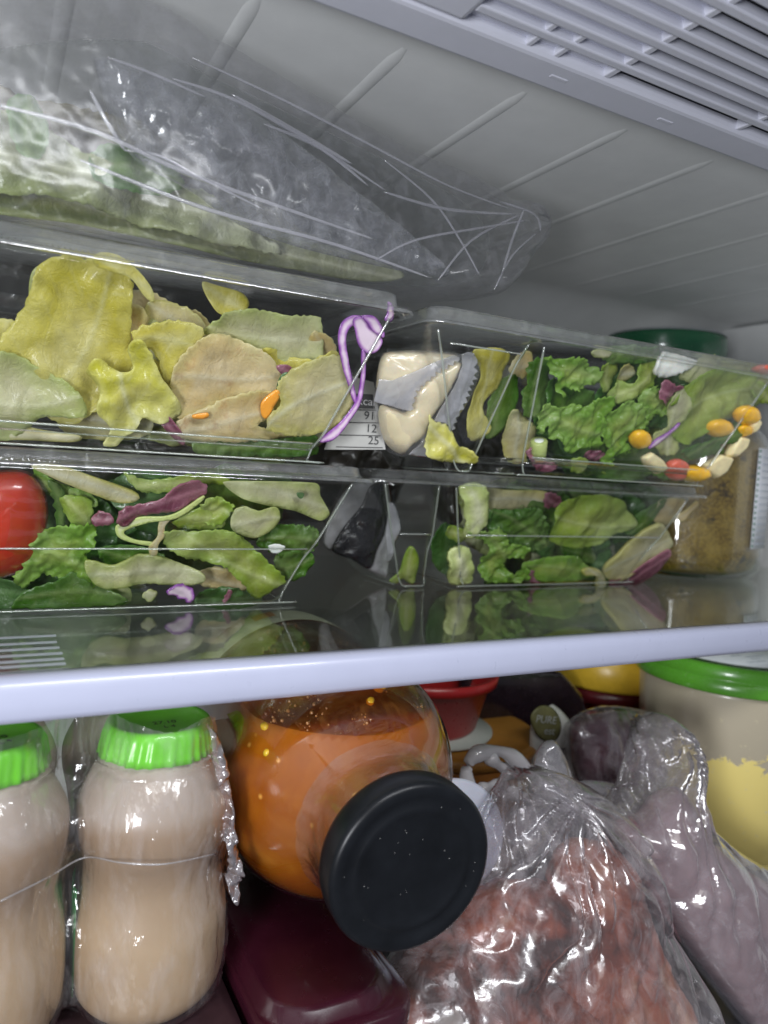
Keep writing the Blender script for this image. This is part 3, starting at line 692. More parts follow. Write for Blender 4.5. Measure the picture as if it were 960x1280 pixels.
blob('sachet_body', U4([(70, 420), (150, 430), (240, 450), (270, 330), (400, 210), (540, 140), (530, 240), (450, 390), (360, 520), (330, 600), (240, 680), (205, 712), (120, 660), (75, 560)]), M['sauce'], pS, .5, front=.75, back=.8, amp=.1, parent=sach)
blob('sachet_body', U4([(50, 300), (85, 120), (200, 95), (330, 92), (500, 108), (540, 130), (430, 180), (330, 250), (250, 330), (190, 380), (90, 370)]), M['sauce'], pS, .9, front=.6, back=.6, amp=.1, parent=sach)
blob('sachet_film', U4([(28, 410), (60, 250), (85, 105), (280, 82), (520, 98), (660, 150), (650, 260), (600, 380), (480, 560), (360, 650), (210, 725), (90, 670)]), M['bag'], pS, .6, front=1.3, back=1.2, amp=.15, crease=.6, cscale=1.1, step=.12, seed=12, tight=.5, parent=sach)
leaf('seal', U4([(35, 395), (60, 260), (130, 270), (250, 225), (380, 165), (500, 118)] + zig([(545, 130), (400, 215), (270, 330), (235, 452)], 40, 24)), M['seal'], pS, -.1, amp=.12, parent=sach, tight=0.0, thick=.02, step=.06)
leaf('seal', U4([(548, 112), (590, 98), (625, 105), (655, 145)] + zig([(655, 165), (655, 260), (610, 360), (545, 480), (520, 592)], 40, -24) + [(480, 540), (450, 520), (385, 512), (430, 430), (500, 320), (560, 180)]), M['seal'], pS, -.25, amp=.14, parent=sach, tight=0.0, thick=.02, step=.06)
leaf('seal', U4([(235, 712), (300, 650), (345, 612), (372, 660), (345, 728)]), M['seal'], pS, .1, amp=.05, parent=sach, tight=.2, thick=.02)
leaf('lettuce_leaf', U4([(355, 472), (390, 510), (470, 530), (510, 600), (525, 655), (590, 680), (650, 760), (500, 755), (340, 722), (352, 600)]), M['butter'], pS, -.45, amp=.3, wl=1.4, label='yellow leaf curled under the dressing sachet in the narrow compartment', **K)
leaf('lettuce_leaf', U4([(610, 100), (660, 80), (740, 75), (850, 110), (820, 200), (790, 300), (720, 370), (690, 450), (720, 560), (620, 630), (570, 560), (600, 400), (650, 230)]), M['yellow'], pS, .6, amp=.2, jag=.05, label='yellow green leaf standing right behind the white zigzag seal', **K)
leaf('lettuce_leaf', U4([(720, 400), (800, 270), (860, 220), (900, 240), (870, 440), (760, 600), (690, 590)]), M['green'], pS, .9, amp=.2, label='grey green leaf against the right wall of the narrow compartment', **K)
leaf('lettuce_leaf', U4([(830, 210), (880, 120), (960, 90), (985, 160), (940, 250), (880, 240)]), M['peach'], pS, .8, amp=.2, label='beige leaf scrap at the top right of the narrow compartment', **K)
# nutrition label on the far left wall
M['label'] = plain('label_paper', (.34, .34, .32), .5, .04); M['ink'] = plain('black_ink', (.02, .02, .02), .5, .1)
def quad(name, pix, a, mat, parent, c=0.0, t=.012):
    V = [P(x, y, a, 0, c) for x, y in pix]; o = mesh(name, V, [(0, 1, 2, 3)], mat, parent, smooth=False); solid(o, t); return o
def text3(name, s, p, right, up, size, mat, parent, ext=.004):
    cu = bpy.data.curves.new(name, 'FONT'); cu.body = s; cu.size = size * S; cu.extrude = ext * S; cu.align_x = 'CENTER'; cu.align_y = 'CENTER'
    o = bpy.data.objects.new(name, cu); C.objects.link(o)
    r = Vector(right).normalized(); u = (Vector(up) - r * Vector(up).dot(r)).normalized(); nn = r.cross(u)
    m = Matrix((r, u, nn)).transposed()
    dg = bpy.context.evaluated_depsgraph_get(); me = bpy.data.meshes.new_from_object(o.evaluated_get(dg)); bpy.data.objects.remove(o)
    for v in me.vertices: v.co = m @ v.co + Vector(p) * S
    me.materials.clear()
    return link(name, me, parent, mat)
nl = thing('nutrition_label', 'grey printed nutrition table between the two upper trays', 'label')
LYA = 9.2; CC = -.35
aa = P(450, 530, LYA)[0] * CC; LY = LYA - aa
quad('label_sheet', [(440, 470), (467, 478), (482, 562), (405, 562)], LY, M['label'], nl, CC)
quad('header_bar', [(445, 492), (466, 493), (469, 511), (440, 510)], LY - .05, M['ink'], nl, CC)
for y in (512, 528, 544, 559):
    quad('rule', [(420, y - 1), (470 + (y - 512) * .18, y + .2), (470 + (y - 512) * .18, y + 1.2), (420, y)], LY - .05, M['ink'], nl, CC)
rt = Vector((1, CC, 0)); up = Vector((0.0, 0, 1))
M['paperink'] = plain('pale_ink', (.5, .5, .5), .5)
text3('printed_text', 'kcal', P(458, 502, LY - .09, 0, CC), rt, up, .62, M['paperink'], nl)
for s, (px, py) in zip(('91', '12', '25'), ((462, 520), (464, 536), (467, 551))):
    text3('printed_text', s, P(px, py, LY - .06, 0, CC), rt, up, .62, M['ink'], nl)

# ---- upper right, wide compartment
def lf(pts, mat, off, lab, pl=pUR, name='lettuce_leaf', cat='lettuce leaf', **k):
    k.setdefault('amp', .28); return leaf(name, pts, M[mat], pl, off, label=lab, cat=cat, **k)
CG = dict(jag=.20, jagw=.30, ruffle=.22, wl=1.1, step=.11)
lf(U2([(230, 250), (290, 240), (350, 260), (420, 250), (470, 270), (520, 300), (570, 330), (575, 390), (560, 430), (500, 430), (440, 480), (400, 460), (345, 450), (330, 520), (300, 470), (295, 420), (250, 340)]), 'frisee', .35, 'curly green leaf high at the left of the sweetcorn salad', cat='salad leaf', name='curly_leaf', **CG)
lf(U2([(165, 600), (230, 560), (300, 590), (420, 560), (470, 590), (560, 530), (650, 510), (660, 560), (620, 640), (590, 720), (575, 790), (600, 860), (540, 850), (470, 850), (400, 885), (340, 870), (310, 810), (240, 780), (225, 700), (190, 760), (170, 700)]), 'frisee', .1, 'broad curly green leaf at the front centre left of the sweetcorn salad', cat='salad leaf', name='curly_leaf', **CG)
lf(U2([(560, 730), (600, 640), (680, 600), (720, 560), (790, 540), (880, 580), (940, 600), (900, 680), (850, 730), (780, 740), (760, 820), (800, 890), (720, 900), (660, 960), (600, 960), (620, 870), (580, 800)]), 'frisee', .2, 'ruffled green leaf just left of the lone corn kernel', cat='salad leaf', name='curly_leaf', **CG)
lf(U2([(640, 500), (700, 400), (780, 420), (860, 250), (930, 230), (960, 330), (910, 430), (860, 480), (800, 520), (740, 540), (680, 560)]), 'lime', .5, 'light green leaf rising at the centre of the sweetcorn salad', cat='salad leaf', name='curly_leaf', jag=.1)
lf(U2([(600, 240), (660, 180), (780, 170), (880, 190), (960, 180), (960, 260), (860, 290), (740, 290), (640, 290)]), 'green', .45, 'green leaf pressed under the lid of the sweetcorn salad', cat='salad leaf', name='curly_leaf', jag=.1)
lf(U2([(880, 470), (960, 440), (1010, 500), (1050, 520), (1040, 600), (980, 640), (930, 620), (900, 700), (860, 700), (870, 600), (830, 560), (850, 500)]), 'frisee', .25, 'small curly leaf under the dark radicchio scrap', cat='salad leaf', name='curly_leaf', **CG)
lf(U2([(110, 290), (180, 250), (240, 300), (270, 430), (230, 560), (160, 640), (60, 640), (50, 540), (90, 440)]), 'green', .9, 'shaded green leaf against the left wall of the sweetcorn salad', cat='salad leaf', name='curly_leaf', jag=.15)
lf(U2([(570, 320), (620, 290), (700, 300), (690, 400), (650, 480), (600, 450)]), 'lime', .6, 'olive yellow patch of lettuce between the curly leaves')
lf(U2([(680, 330), (740, 300), (810, 320), (830, 360), (770, 400), (700, 400)]), 'cream', .55, 'cream lettuce bit near the top centre of the sweetcorn salad')
lf(U2([(500, 220), (560, 195), (640, 215), (620, 250), (540, 250)]), 'palegreen', .5, 'pale lettuce corner under the lid, left of centre')
lf(U2([(-30, 610), (40, 615), (90, 660), (135, 740), (110, 820), (70, 900), (60, 950), (-30, 940), (-60, 800)]), 'cream', 1.1, 'greyish cream lettuce piece at the bottom left of the sweetcorn salad', jag=.06)
lf(U2([(75, 880), (110, 850), (140, 900), (210, 940), (290, 970), (240, 1005), (160, 1005), (110, 960)]), 'radic', .3, 'frilly reddish leaf edge on the floor of the sweetcorn tray', cat='radicchio', name='radicchio_piece', jag=.12)
lf(U2([(480, 880), (560, 870), (620, 900), (600, 940), (500, 930)]), 'radic', .4, 'dark red leaf below the broad curly leaf', cat='radicchio', name='radicchio_piece', jag=.1)
lf(U2([(380, 930), (450, 915), (490, 960), (440, 1015), (380, 1010)]), 'lime', .15, 'small light green scrap on the tray floor below the broad curly leaf', name='curly_leaf', cat='salad leaf')
sp = thing('spring_onion', 'short pale green spring onion slice at the lower left of the sweetcorn salad', 'spring onion')
q0 = P(678, 549, pUR[0], pUR[1]); q1 = P(677, 571, pUR[0], pUR[1])
lathe('stalk', [(0, .0), (0, .42), (.05, .47), (1.05, .50), (1.1, .46), (1.1, .0)], M['stem'], sp, q1 + np.array([0, .3, 0]), q0 - q1, 24)
lathe('core', [(1.1, .0), (1.1, .28), (1.14, .26), (1.14, 0)], M['white'], sp, q1 + np.array([0, .3, 0]), q0 - q1, 20)
lf(U3([(470, 470), (560, 380), (640, 320), (740, 300), (900, 330), (960, 360), (940, 450), (870, 480), (800, 520), (700, 560), (640, 600), (560, 650), (500, 600), (540, 540), (560, 450)]), 'lime', .35, 'large folded yellow green lettuce leaf in the right half of the sweetcorn salad', amp=.4)
lf(U3([(560, 330), (640, 250), (700, 235), (800, 270), (900, 280), (960, 310), (960, 390), (900, 370), (840, 380), (720, 340), (620, 370)]), 'palegreen', .5, 'light green leaf lying along the lid at the upper right')
lf(U3([(880, 350), (960, 380), (990, 440), (960, 460), (890, 430)]), 'lime', .2, 'yellow green leaf end by the right tray corner')
lf(U3([(500, 470), (540, 400), (600, 400), (600, 450), (570, 540), (540, 560), (550, 600), (540, 680), (480, 700), (430, 660), (430, 600), (500, 560)]), 'palegreen', .1, 'pale curled leaf behind the thin purple shred')
lf(U3([(420, 310), (470, 225), (560, 240), (625, 270), (560, 315), (470, 335)]), 'white', .3, 'white lettuce rib wedge under the lid, right of centre', thick=.2)
lf(U3([(450, 440), (455, 395), (490, 350), (520, 370), (565, 385), (520, 410), (500, 455), (480, 472)]), 'radic', .0, 'dark glossy radicchio scrap in the middle of the sweetcorn salad', name='radicchio_piece', cat='radicchio', step=.1)
lf(U3([(408, 662), (440, 625), (500, 590), (545, 548), (545, 562), (500, 605), (450, 645), (415, 665)]), 'cabbage', -.2, 'thin purple cabbage shred right of the lone corn kernel', name='cabbage_shred', cat='cabbage shred', thick=.12, step=.07, amp=.05, ruffle=.02)
lf(U3([(530, 680), (600, 650), (700, 630), (760, 590), (845, 550), (845, 590), (800, 640), (740, 650), (760, 690), (680, 700), (600, 720), (560, 710)]), 'green', .0, 'dark green leaf blade lying between the corn kernels at the right', name='green_leaf', cat='salad leaf')
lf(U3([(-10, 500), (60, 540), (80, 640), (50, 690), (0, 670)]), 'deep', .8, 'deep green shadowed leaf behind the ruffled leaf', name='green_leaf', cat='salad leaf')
def kernel(cx, cy, rx, ry, mat, off, name, lab, cat, pl=pUR, tight=1, amp=.05, group=None):
    pts = [(cx + rx * math.cos(t), cy + ry * math.sin(t)) for t in np.linspace(0, 2 * math.pi, 10)[:-1]]
    e = rx / 933 * 40
    return blob(name, pts, M[mat], pl, off, front=e, back=e, amp=amp, wl=.8, step=.1, label=lab, cat=cat, tight=tight, seed=int(cx), group=group)
kernel(800, 549, 12, 12.5, 'corn', -.05, 'corn_kernel', 'lone yellow sweetcorn kernel left of the purple shred', 'sweetcorn')
kernel(933, 519, 14, 13, 'corn', -.0, 'corn_kernel', 'roundest sweetcorn kernel at the right wall', 'sweetcorn')
kernel(898, 535, 15, 12, 'corn', .2, 'corn_kernel', 'sweetcorn kernel tucked left of the roundest kernel', 'sweetcorn')
kernel(930, 538, 9, 8, 'corn', .1, 'corn_kernel', 'small sweetcorn kernel under the roundest kernel', 'sweetcorn')
kernel(867, 592, 17, 11, 'corn', -.05, 'corn_kernel', 'elongated sweetcorn kernel on the tray floor beside the tomato bit', 'sweetcorn')
kernel(846, 587, 14, 14, 'tomato2', .1, 'tomato_piece', 'pinkish red tomato bit on the tray floor', 'tomato')
kernel(955, 462, 12, 7, 'tomato2', .2, 'tomato_piece', 'orange red bit under the lid at the far right corner', 'tomato')
for pts, lab in (([(802, 572), (813, 565), (826, 574), (833, 586), (820, 593), (806, 582)], 'pale cube with a green speck below the lone kernel'),
                 ([(880, 580), (900, 568), (914, 572), (905, 590), (893, 598), (880, 590)], 'pale cream cube near the bottom right tray corner'),
                 ([(912, 560), (922, 545), (934, 548), (930, 560), (917, 572), (908, 570)], 'cream cube beside the dark green leaf tip'),
                 ([(936, 532), (944, 522), (949, 527), (945, 537), (938, 543)], 'smallest cream cube pressed against the right wall')):
    blob('cheese_cube', pts, M['cube'], pUR, .1, front=.4, back=.4, w=.25, amp=.04, step=.1, tight=.25, label=lab, cat='cheese cube', seed=int(pts[0][0]))

# ---- lower left tray
def ll(pts, mat, off, lab, **k): return lf(L1(pts), mat, off, lab, pl=pLL, **k)
SG = dict(name='curly_leaf', cat='salad leaf')
tm = thing('tomato_half', 'large glossy red tomato half at the left end of the lower left tray', 'tomato')
blob('flesh', [(-30, 600), (0, 588), (35, 590), (55, 612), (60, 650), (48, 695), (25, 716), (-10, 722), (-50, 700), (-60, 640)], M['tomato'], pLL, 1.1, front=1.7, back=1.2, step=.15, parent=tm)
ll([(45, 300), (75, 275), (95, 250), (150, 235), (230, 230), (240, 270), (215, 310), (240, 330), (300, 355), (230, 385), (150, 365), (100, 360), (60, 390), (30, 360), (60, 340), (50, 320)], 'frisee', .2, 'curly mid green leaf right of the tomato', **SG, **CG)
ll([(30, 435), (60, 400), (130, 375), (180, 350), (230, 375), (290, 400), (315, 425), (240, 438), (60, 442)], 'green', .05, 'green leaf tip low against the tray floor below the curly leaf', **SG)
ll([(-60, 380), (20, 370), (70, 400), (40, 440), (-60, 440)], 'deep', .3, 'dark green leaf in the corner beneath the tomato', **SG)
ll([(78, 84), (150, 84), (250, 118), (330, 148), (346, 165), (300, 176), (200, 142), (130, 112)], 'cream', .35, 'long beige lettuce rib slanting under the lid above the radicchio', thick=.2, amp=.1)
ll([(150, 165), (180, 158), (225, 165), (233, 210), (225, 245), (190, 240), (165, 205)], 'lime', .4, 'small green leaf knob between rib and curly leaf', **SG)
ll([(120, 120), (160, 150), (165, 230), (145, 240), (135, 190)], 'green', .5, 'narrow green stalk behind the tomato edge', **SG)
rdl = ll([(290, 225), (300, 190), (330, 180), (400, 168), (440, 135), (500, 120), (520, 150), (470, 182), (420, 200), (350, 208), (310, 235)], 'radic', -.05, 'glossy purple radicchio leaf at the centre of the lower left tray', name='radicchio_piece', cat='radicchio', amp=.2)
leaf('rim', L1([(288, 240), (300, 228), (350, 212), (430, 206), (505, 160), (500, 175), (440, 215), (370, 226), (310, 248), (335, 268), (385, 276), (378, 284), (330, 276), (296, 262)]), M['stem'], pLL, -.15, parent=rdl, thick=.1, step=.08, amp=.06, ruffle=.04, rib_on=0)
ll([(405, 215), (430, 212), (412, 235), (410, 260), (395, 280), (392, 305), (375, 306), (372, 285), (392, 262), (395, 235)], 'peach', -.12, 'thin brown tipped root curl hanging below the radicchio', name='root_curl', cat='salad leaf', thick=.1, step=.08, amp=.05, ruffle=.02)
ll([(228, 218), (255, 196), (285, 220), (265, 232), (235, 232)], 'radic', .2, 'small purple scrap left of the radicchio leaf', name='radicchio_piece', cat='radicchio', step=.1)
ll([(215, 320), (280, 330), (350, 305), (420, 318), (500, 350), (506, 372), (450, 382), (350, 378), (260, 388), (220, 360)], 'palegreen', .0, 'pale yellow crumpled stem end low in the centre', thick=.14, jag=.05)
ll([(408, 248), (480, 248), (560, 245), (610, 265), (650, 305), (690, 345), (714, 372), (680, 390), (642, 416), (600, 375), (555, 335), (480, 320), (420, 290)], 'lime', .1, 'light green folded leaf sloping down at the right centre', amp=.35)
ll([(585, 195), (610, 185), (640, 195), (690, 188), (694, 225), (640, 262), (600, 255), (575, 235)], 'palegreen', -.05, 'cupped light leaf above the sloping folded leaf', jag=.03)
ll([(555, 125), (640, 122), (790, 128), (802, 160), (826, 205), (800, 222), (740, 198), (660, 182), (600, 165)], 'palegreen', .2, 'smooth pale leaf panel under the lid at the upper right', amp=.12, tight=.6)
ll([(498, 180), (540, 162), (580, 185), (560, 222), (530, 236), (503, 218)], 'lime', .1, 'small bright curly leaf right of the radicchio', **SG, **CG)
ll([(430, 225), (470, 195), (520, 190), (560, 230), (520, 240), (460, 240)], 'lime', .3, 'light leaf under the radicchio tip', **SG)
ll([(640, 272), (700, 235), (785, 240), (785, 290), (720, 312), (680, 302)], 'green', .35, 'dark green curly leaf at the right wall of the lower left tray', **SG, **CG)
ll([(415, 398), (450, 378), (480, 392), (476, 425), (440, 412)], 'cabbage', .0, 'small purple cabbage bit on the tray floor', name='cabbage_shred', cat='cabbage shred', step=.08, thick=.1)
ll([(672, 285), (688, 280), (712, 285), (706, 296), (690, 303), (676, 298)], 'white', -.25, 'tiny white fleck stuck to the front wall', name='white_fleck', cat='salad crumb', jag=.06, step=.06, thick=.04, amp=.03, ruffle=.02)
ll([(742, 152), (760, 153), (755, 166), (745, 163)], 'deep', -.2, 'tiny grey fleck on the smooth pale leaf panel', name='grey_fleck', cat='salad crumb', step=.06, thick=.03, amp=.02, ruffle=.01)
ll([(310, 100), (360, 118), (430, 112), (520, 100), (580, 130), (490, 132), (400, 152), (340, 142)], 'lime', .5, 'light green leaf squeezed under the lid above the radicchio', **SG)
ll([(355, 405), (370, 393), (392, 400), (380, 418), (360, 420)], 'palegreen', -.05, 'small pale crumb on the tray floor', name='lettuce_scrap')
ll([(570, 395), (580, 402), (565, 425), (555, 422)], 'radic', -.1, 'thin reddish thread at the bottom right of centre', name='radicchio_thread', cat='radicchio', step=.06)
ll([(240, 390), (310, 380), (330, 420), (290, 438), (240, 430)], 'palegreen', .2, 'milky green leaf fragment on the tray floor at the centre left')
ll([(500, 350), (560, 340), (620, 385), (560, 395), (505, 385)], 'peach', .45, 'brownish leaf behind the pale stem end')

for pts, mt, off, lab in (
    ([(250, 290), (320, 280), (400, 300), (420, 340), (340, 350), (260, 330)], 'green', .5, 'green leaf showing under the brown tipped root curl'),
    ([(500, 400), (560, 385), (640, 400), (650, 430), (560, 440), (490, 430)], 'deep', .5, 'dark green leaf flat on the tray floor near the right end'),
    ([(90, 90), (150, 130), (220, 150), (240, 185), (160, 170), (90, 140)], 'frisee', .6, 'curly green strip under the long beige rib'),
    ([(690, 310), (750, 290), (780, 320), (730, 370), (690, 350)], 'green', .4, 'green leaf corner against the slanted right wall')):
    leaf('curly_leaf', L1(pts), M[mt], pLL, off, amp=.3, jag=.12, label=lab, cat='salad leaf')
# ---- lower right tray
def lr(pts, mat, off, lab, **k): return lf(L2(pts), mat, off, lab, pl=pLR, **k)
lr([(108, 55), (182, 55), (196, 180), (165, 212), (152, 240), (118, 236), (112, 140)], 'stem', .1, 'upright pale lettuce rib at the left end of the lower right tray', thick=.2)
lr([(188, 65), (300, 68), (432, 76), (425, 140), (300, 152), (215, 145)], 'cream', .6, 'cream lettuce sheet under the lid of the lower right tray', amp=.12)
lr([(195, 145), (300, 140), (400, 138), (440, 230), (430, 282), (350, 292), (250, 255), (205, 200)], 'green', .35, 'dark green curly leaf left of centre in the lower right tray', **SG, **CG)
lr([(130, 225), (205, 220), (235, 215), (255, 202), (268, 235), (275, 270), (310, 270), (355, 285), (345, 318), (285, 320), (268, 350), (300, 385), (340, 350), (360, 400), (250, 412), (190, 405), (185, 330), (215, 290), (195, 262)], 'frisee', .0, 'feathery green leaf at the front of the lower right tray', **SG, **CG)
lr([(440, 240), (455, 150), (500, 100), (660, 88), (745, 160), (755, 205), (670, 240), (575, 282), (500, 282), (455, 265)], 'lime', .1, 'big light green cupped leaf in the centre of the lower right tray', amp=.35)
lr([(340, 345), (480, 312), (560, 328), (590, 390), (480, 412), (375, 400)], 'frisee', .25, 'flat green leaf below the big cupped leaf', **SG)
rad = leaf('radicchio_wedge', L2([(655, 395), (650, 350), (720, 280), (800, 210), (850, 195), (892, 250), (880, 290), (780, 355), (700, 405)]), M['cream'], pLR, .05, amp=.15, thick=.3, label='cream and purple radicchio wedge leaning on the right wall of the lower tray', cat='radicchio')
leaf('purple_margin', L2([(665, 405), (700, 400), (780, 350), (882, 288), (870, 340), (790, 415), (720, 432), (670, 430)]), M['radic'], pLR, -.05, amp=.12, thick=.12, parent=rad)
lr([(560, 368), (590, 358), (620, 365), (642, 392), (648, 425), (612, 428), (615, 395), (590, 385), (570, 388)], 'cream', -.12, 'small pinkish curled rib on the floor of the lower right tray', thick=.22, step=.09, amp=.05, name='curled_rib')
lr([(58, 205), (100, 208), (135, 238), (105, 265), (65, 245)], 'lime', .2, 'light green leaf lobe beside the upright rib', **SG)
lr([(60, 300), (130, 285), (150, 400), (105, 418), (60, 402)], 'stem', .1, 'short pale green stalk in the lower left corner of that tray', thick=.25)
lr([(0, 250), (50, 190), (100, 240), (70, 380), (10, 350)], 'deep', .9, 'dark leaf at the left end behind the light lobe', **SG)
lr([(735, 190), (830, 120), (880, 105), (820, 190), (765, 240), (720, 230)], 'green', .3, 'green leaf between cupped leaf and radicchio wedge', **SG)
lr([(830, 110), (940, 105), (900, 190), (840, 190)], 'peach', .5, 'brownish leaf under the lid at the right end', **SG)
lr([(925, 160), (990, 110), (1000, 130), (950, 175), (925, 185)], 'peach', -.1, 'pinkish shred stuck at the outer right tray wall', name='leaf_shred', cat='salad leaf', amp=.06)
lr([(420, 80), (455, 78), (485, 100), (470, 130), (425, 135)], 'radic', .3, 'dark purple scrap at the top of the cupped leaf', name='radicchio_piece', cat='radicchio')
lr([(360, 370), (385, 375), (400, 415), (370, 415)], 'radic', .1, 'small dark red strip behind the feathery leaf', name='radicchio_piece', cat='radicchio')
lr([(480, 270), (560, 270), (610, 300), (600, 340), (500, 320)], 'green', .6, 'mid green leaf in shade below the cupped leaf', **SG)

# leaves deep in each tray, behind the ones at the front wall
rr = random.Random(11)
ORD = ['first', 'second', 'third', 'fourth', 'fifth', 'sixth', 'seventh', 'eighth', 'ninth', 'tenth', 'eleventh', 'twelfth', 'thirteenth', 'fourteenth', 'fifteenth', 'sixteenth']
HUE = dict(olive='olive', peach='brownish', green='green', palegreen='pale green', deep='dark green', lime='light green', frisee='mid green', cream='cream')
def backfill(pl, x0, x1, y0, y1, nn, mats, where):
    for i in range(nn):
        cx = x0 + (x1 - x0) * (i + rr.uniform(.2, .8)) / nn; cyy = rr.uniform(y0, y1); r0 = rr.uniform(44, 70); mt = rr.choice(mats)
        pts = [(cx + r0 * rr.uniform(.65, 1.25) * math.cos(t), cyy + .75 * r0 * rr.uniform(.6, 1.2) * math.sin(t)) for t in np.linspace(0, 2 * math.pi, 10)[:-1]]
        leaf('salad_leaf', pts, M[mt], pl, (1.0, 2.2, 1.5, 2.9)[i % 4], amp=.5, jag=.12, step=.22, seed=i + int(x0),
             label='%s leaf in the back layer %s, %s from the left' % (HUE[mt], where, ORD[i]), cat='salad leaf', group='leaves deep ' + where)
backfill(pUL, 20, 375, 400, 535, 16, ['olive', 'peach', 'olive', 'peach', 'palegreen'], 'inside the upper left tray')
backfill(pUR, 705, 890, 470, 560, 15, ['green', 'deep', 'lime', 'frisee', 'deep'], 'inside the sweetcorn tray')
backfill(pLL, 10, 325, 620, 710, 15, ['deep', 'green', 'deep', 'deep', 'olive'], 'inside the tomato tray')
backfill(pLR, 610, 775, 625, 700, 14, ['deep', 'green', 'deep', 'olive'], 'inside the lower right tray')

# dark sachet and a stem in the lower narrow compartment
M['blackfoil'] = plain('black_foil', (.02, .02, .022), .25, .3, 1, .5, 1.5, coat=.6); M['silver'] = plain('grey_foil', (.42, .42, .43), .35, .1, 1, .5, 2, metal=.2)
ds = thing('dark_sachet', 'black and silver sauce sachet crumpled in the lower narrow compartment', 'sauce sachet')
pD = (17.2, .30)
blob('sachet_body', L3([(70, 560), (90, 430), (150, 300), (230, 200), (340, 170), (425, 190), (450, 330), (440, 480), (435, 720), (390, 730), (300, 680), (180, 610)]), M['silver'], pD, .35, front=.3, back=.5, parent=ds, amp=.15, crease=.25, step=.12)
blob('printed_panel', L3([(120, 560), (190, 440), (280, 330), (330, 220), (410, 200), (435, 330), (415, 480), (375, 580), (330, 690), (230, 640), (130, 600)]), M['blackfoil'], pD, -.05, front=.25, back=.2, parent=ds, amp=.15, crease=.2, step=.12)
leaf('sachet_fin', L3([(430, 330), (460, 310), (500, 400), (500, 470), (470, 560), (455, 640), (425, 650), (420, 500)]), M['seal'], pD, -.9, amp=.1, parent=ds, tight=.4)
leaf('celery_strip', L3([(440, 755), (500, 700), (530, 600), (560, 560), (600, 620), (580, 770), (520, 745), (480, 772)]), M['lime'], (15.9, .35), .0, amp=.1, thick=.12, label='yellow green leaf strip at the bottom of the lower narrow compartment', cat='salad leaf')

# ================================================================== TOP PACK: bag with tray inside
pT = (3.0, 0.0)
CT = .22
def tp(pts): return pts
pack = thing('wrapped_salad_pack', 'third salad pack in crinkled clear film lying on the upper left tray', 'salad pack')
blob('film_bag', [(-60, -40), (60, -30), (180, 10), (300, 82), (420, 150), (540, 212), (625, 252), (655, 258), (677, 290), (655, 325), (622, 368), (560, 372), (470, 362), (330, 335), (180, 305), (60, 282), (-60, 262)],
     M['bag'], pT, .0, front=1.7, back=4.5, w=1.1, amp=.08, crease=.38, cscale=.30, step=.12, seed=5, c=CT, tight=.25, parent=pack, pleat=(668, 290, 7, .55, 26.0))
blob('inner_tray', [(-60, 90), (60, 60), (170, 60), (260, 105), (400, 170), (560, 250), (600, 300), (585, 352), (470, 348), (330, 322), (180, 290), (60, 266), (-60, 245)],
     film('inner_tray_plastic', (.96, .97, .965), .01, (.8, .82, .82), .3, .1, .8, .4), pT, .3, front=1.7, back=4.0, w=1.0, crease=.12, cscale=.8, step=.2, seed=9, c=CT, tight=.6, parent=pack)
M['frost'] = film('frosted_condensation', (.95, .95, .96), .10, (.62, .63, .68), .17, .5, 1.2, 1.7, vor=.8, voscale=.55, patchy=.55)
blob('film_pocket', [(120, 90), (135, 72), (260, 115), (330, 150), (440, 235), (520, 300), (560, 345), (470, 332), (330, 295), (240, 240), (158, 188)],
     M['frost'], pT, -.2, front=1.0, back=1.2, amp=.2, crease=.5, cscale=.9, step=.12, seed=21, c=CT, parent=pack)
leaf('lettuce_leaf', [(-60, 150), (20, 140), (60, 160), (110, 200), (170, 225), (240, 240), (300, 270), (350, 318), (180, 280), (60, 250), (-60, 230)], M['olive'], pT, .8, amp=.5, c=CT, label='olive green leaf seen through the film of the top pack', cat='lettuce leaf')
M['brown'] = leafmat('brown_wet_leaf', (.12, .10, .05), (.08, .065, .03), (.14, .12, .05), veinf=.2, tl=.15)
leaf('lettuce_leaf', [(-60, 110), (40, 120), (150, 150), (260, 215), (360, 270), (430, 335), (330, 325), (180, 292), (60, 268), (-60, 250)], M['brown'], pT, 2.2, amp=.5, c=CT, label='wide dark brown wet leaf deep inside the top pack', cat='lettuce leaf')
leaf('lettuce_leaf', [(10, 130), (40, 120), (60, 160), (50, 200), (20, 190)], M['green'], pT, .2, amp=.2, c=CT, label='mid green leaf edge at the left of the top pack', cat='lettuce leaf')
leaf('lettuce_leaf', [(115, 190), (140, 180), (200, 200), (230, 235), (180, 245), (120, 225)], M['green'], pT, .35, amp=.2, c=CT, label='green leaf scrap beside the frosted pocket in the top pack', cat='lettuce leaf')
leaf('lettuce_leaf', [(-60, 200), (60, 215), (200, 245), (330, 285), (500, 338), (460, 352), (300, 325), (120, 285), (-60, 256)], M['olive'], pT, 1.2, amp=.1, ruffle=.03, c=CT, label='brownish leaf strip along the bottom of the top pack', cat='lettuce leaf')

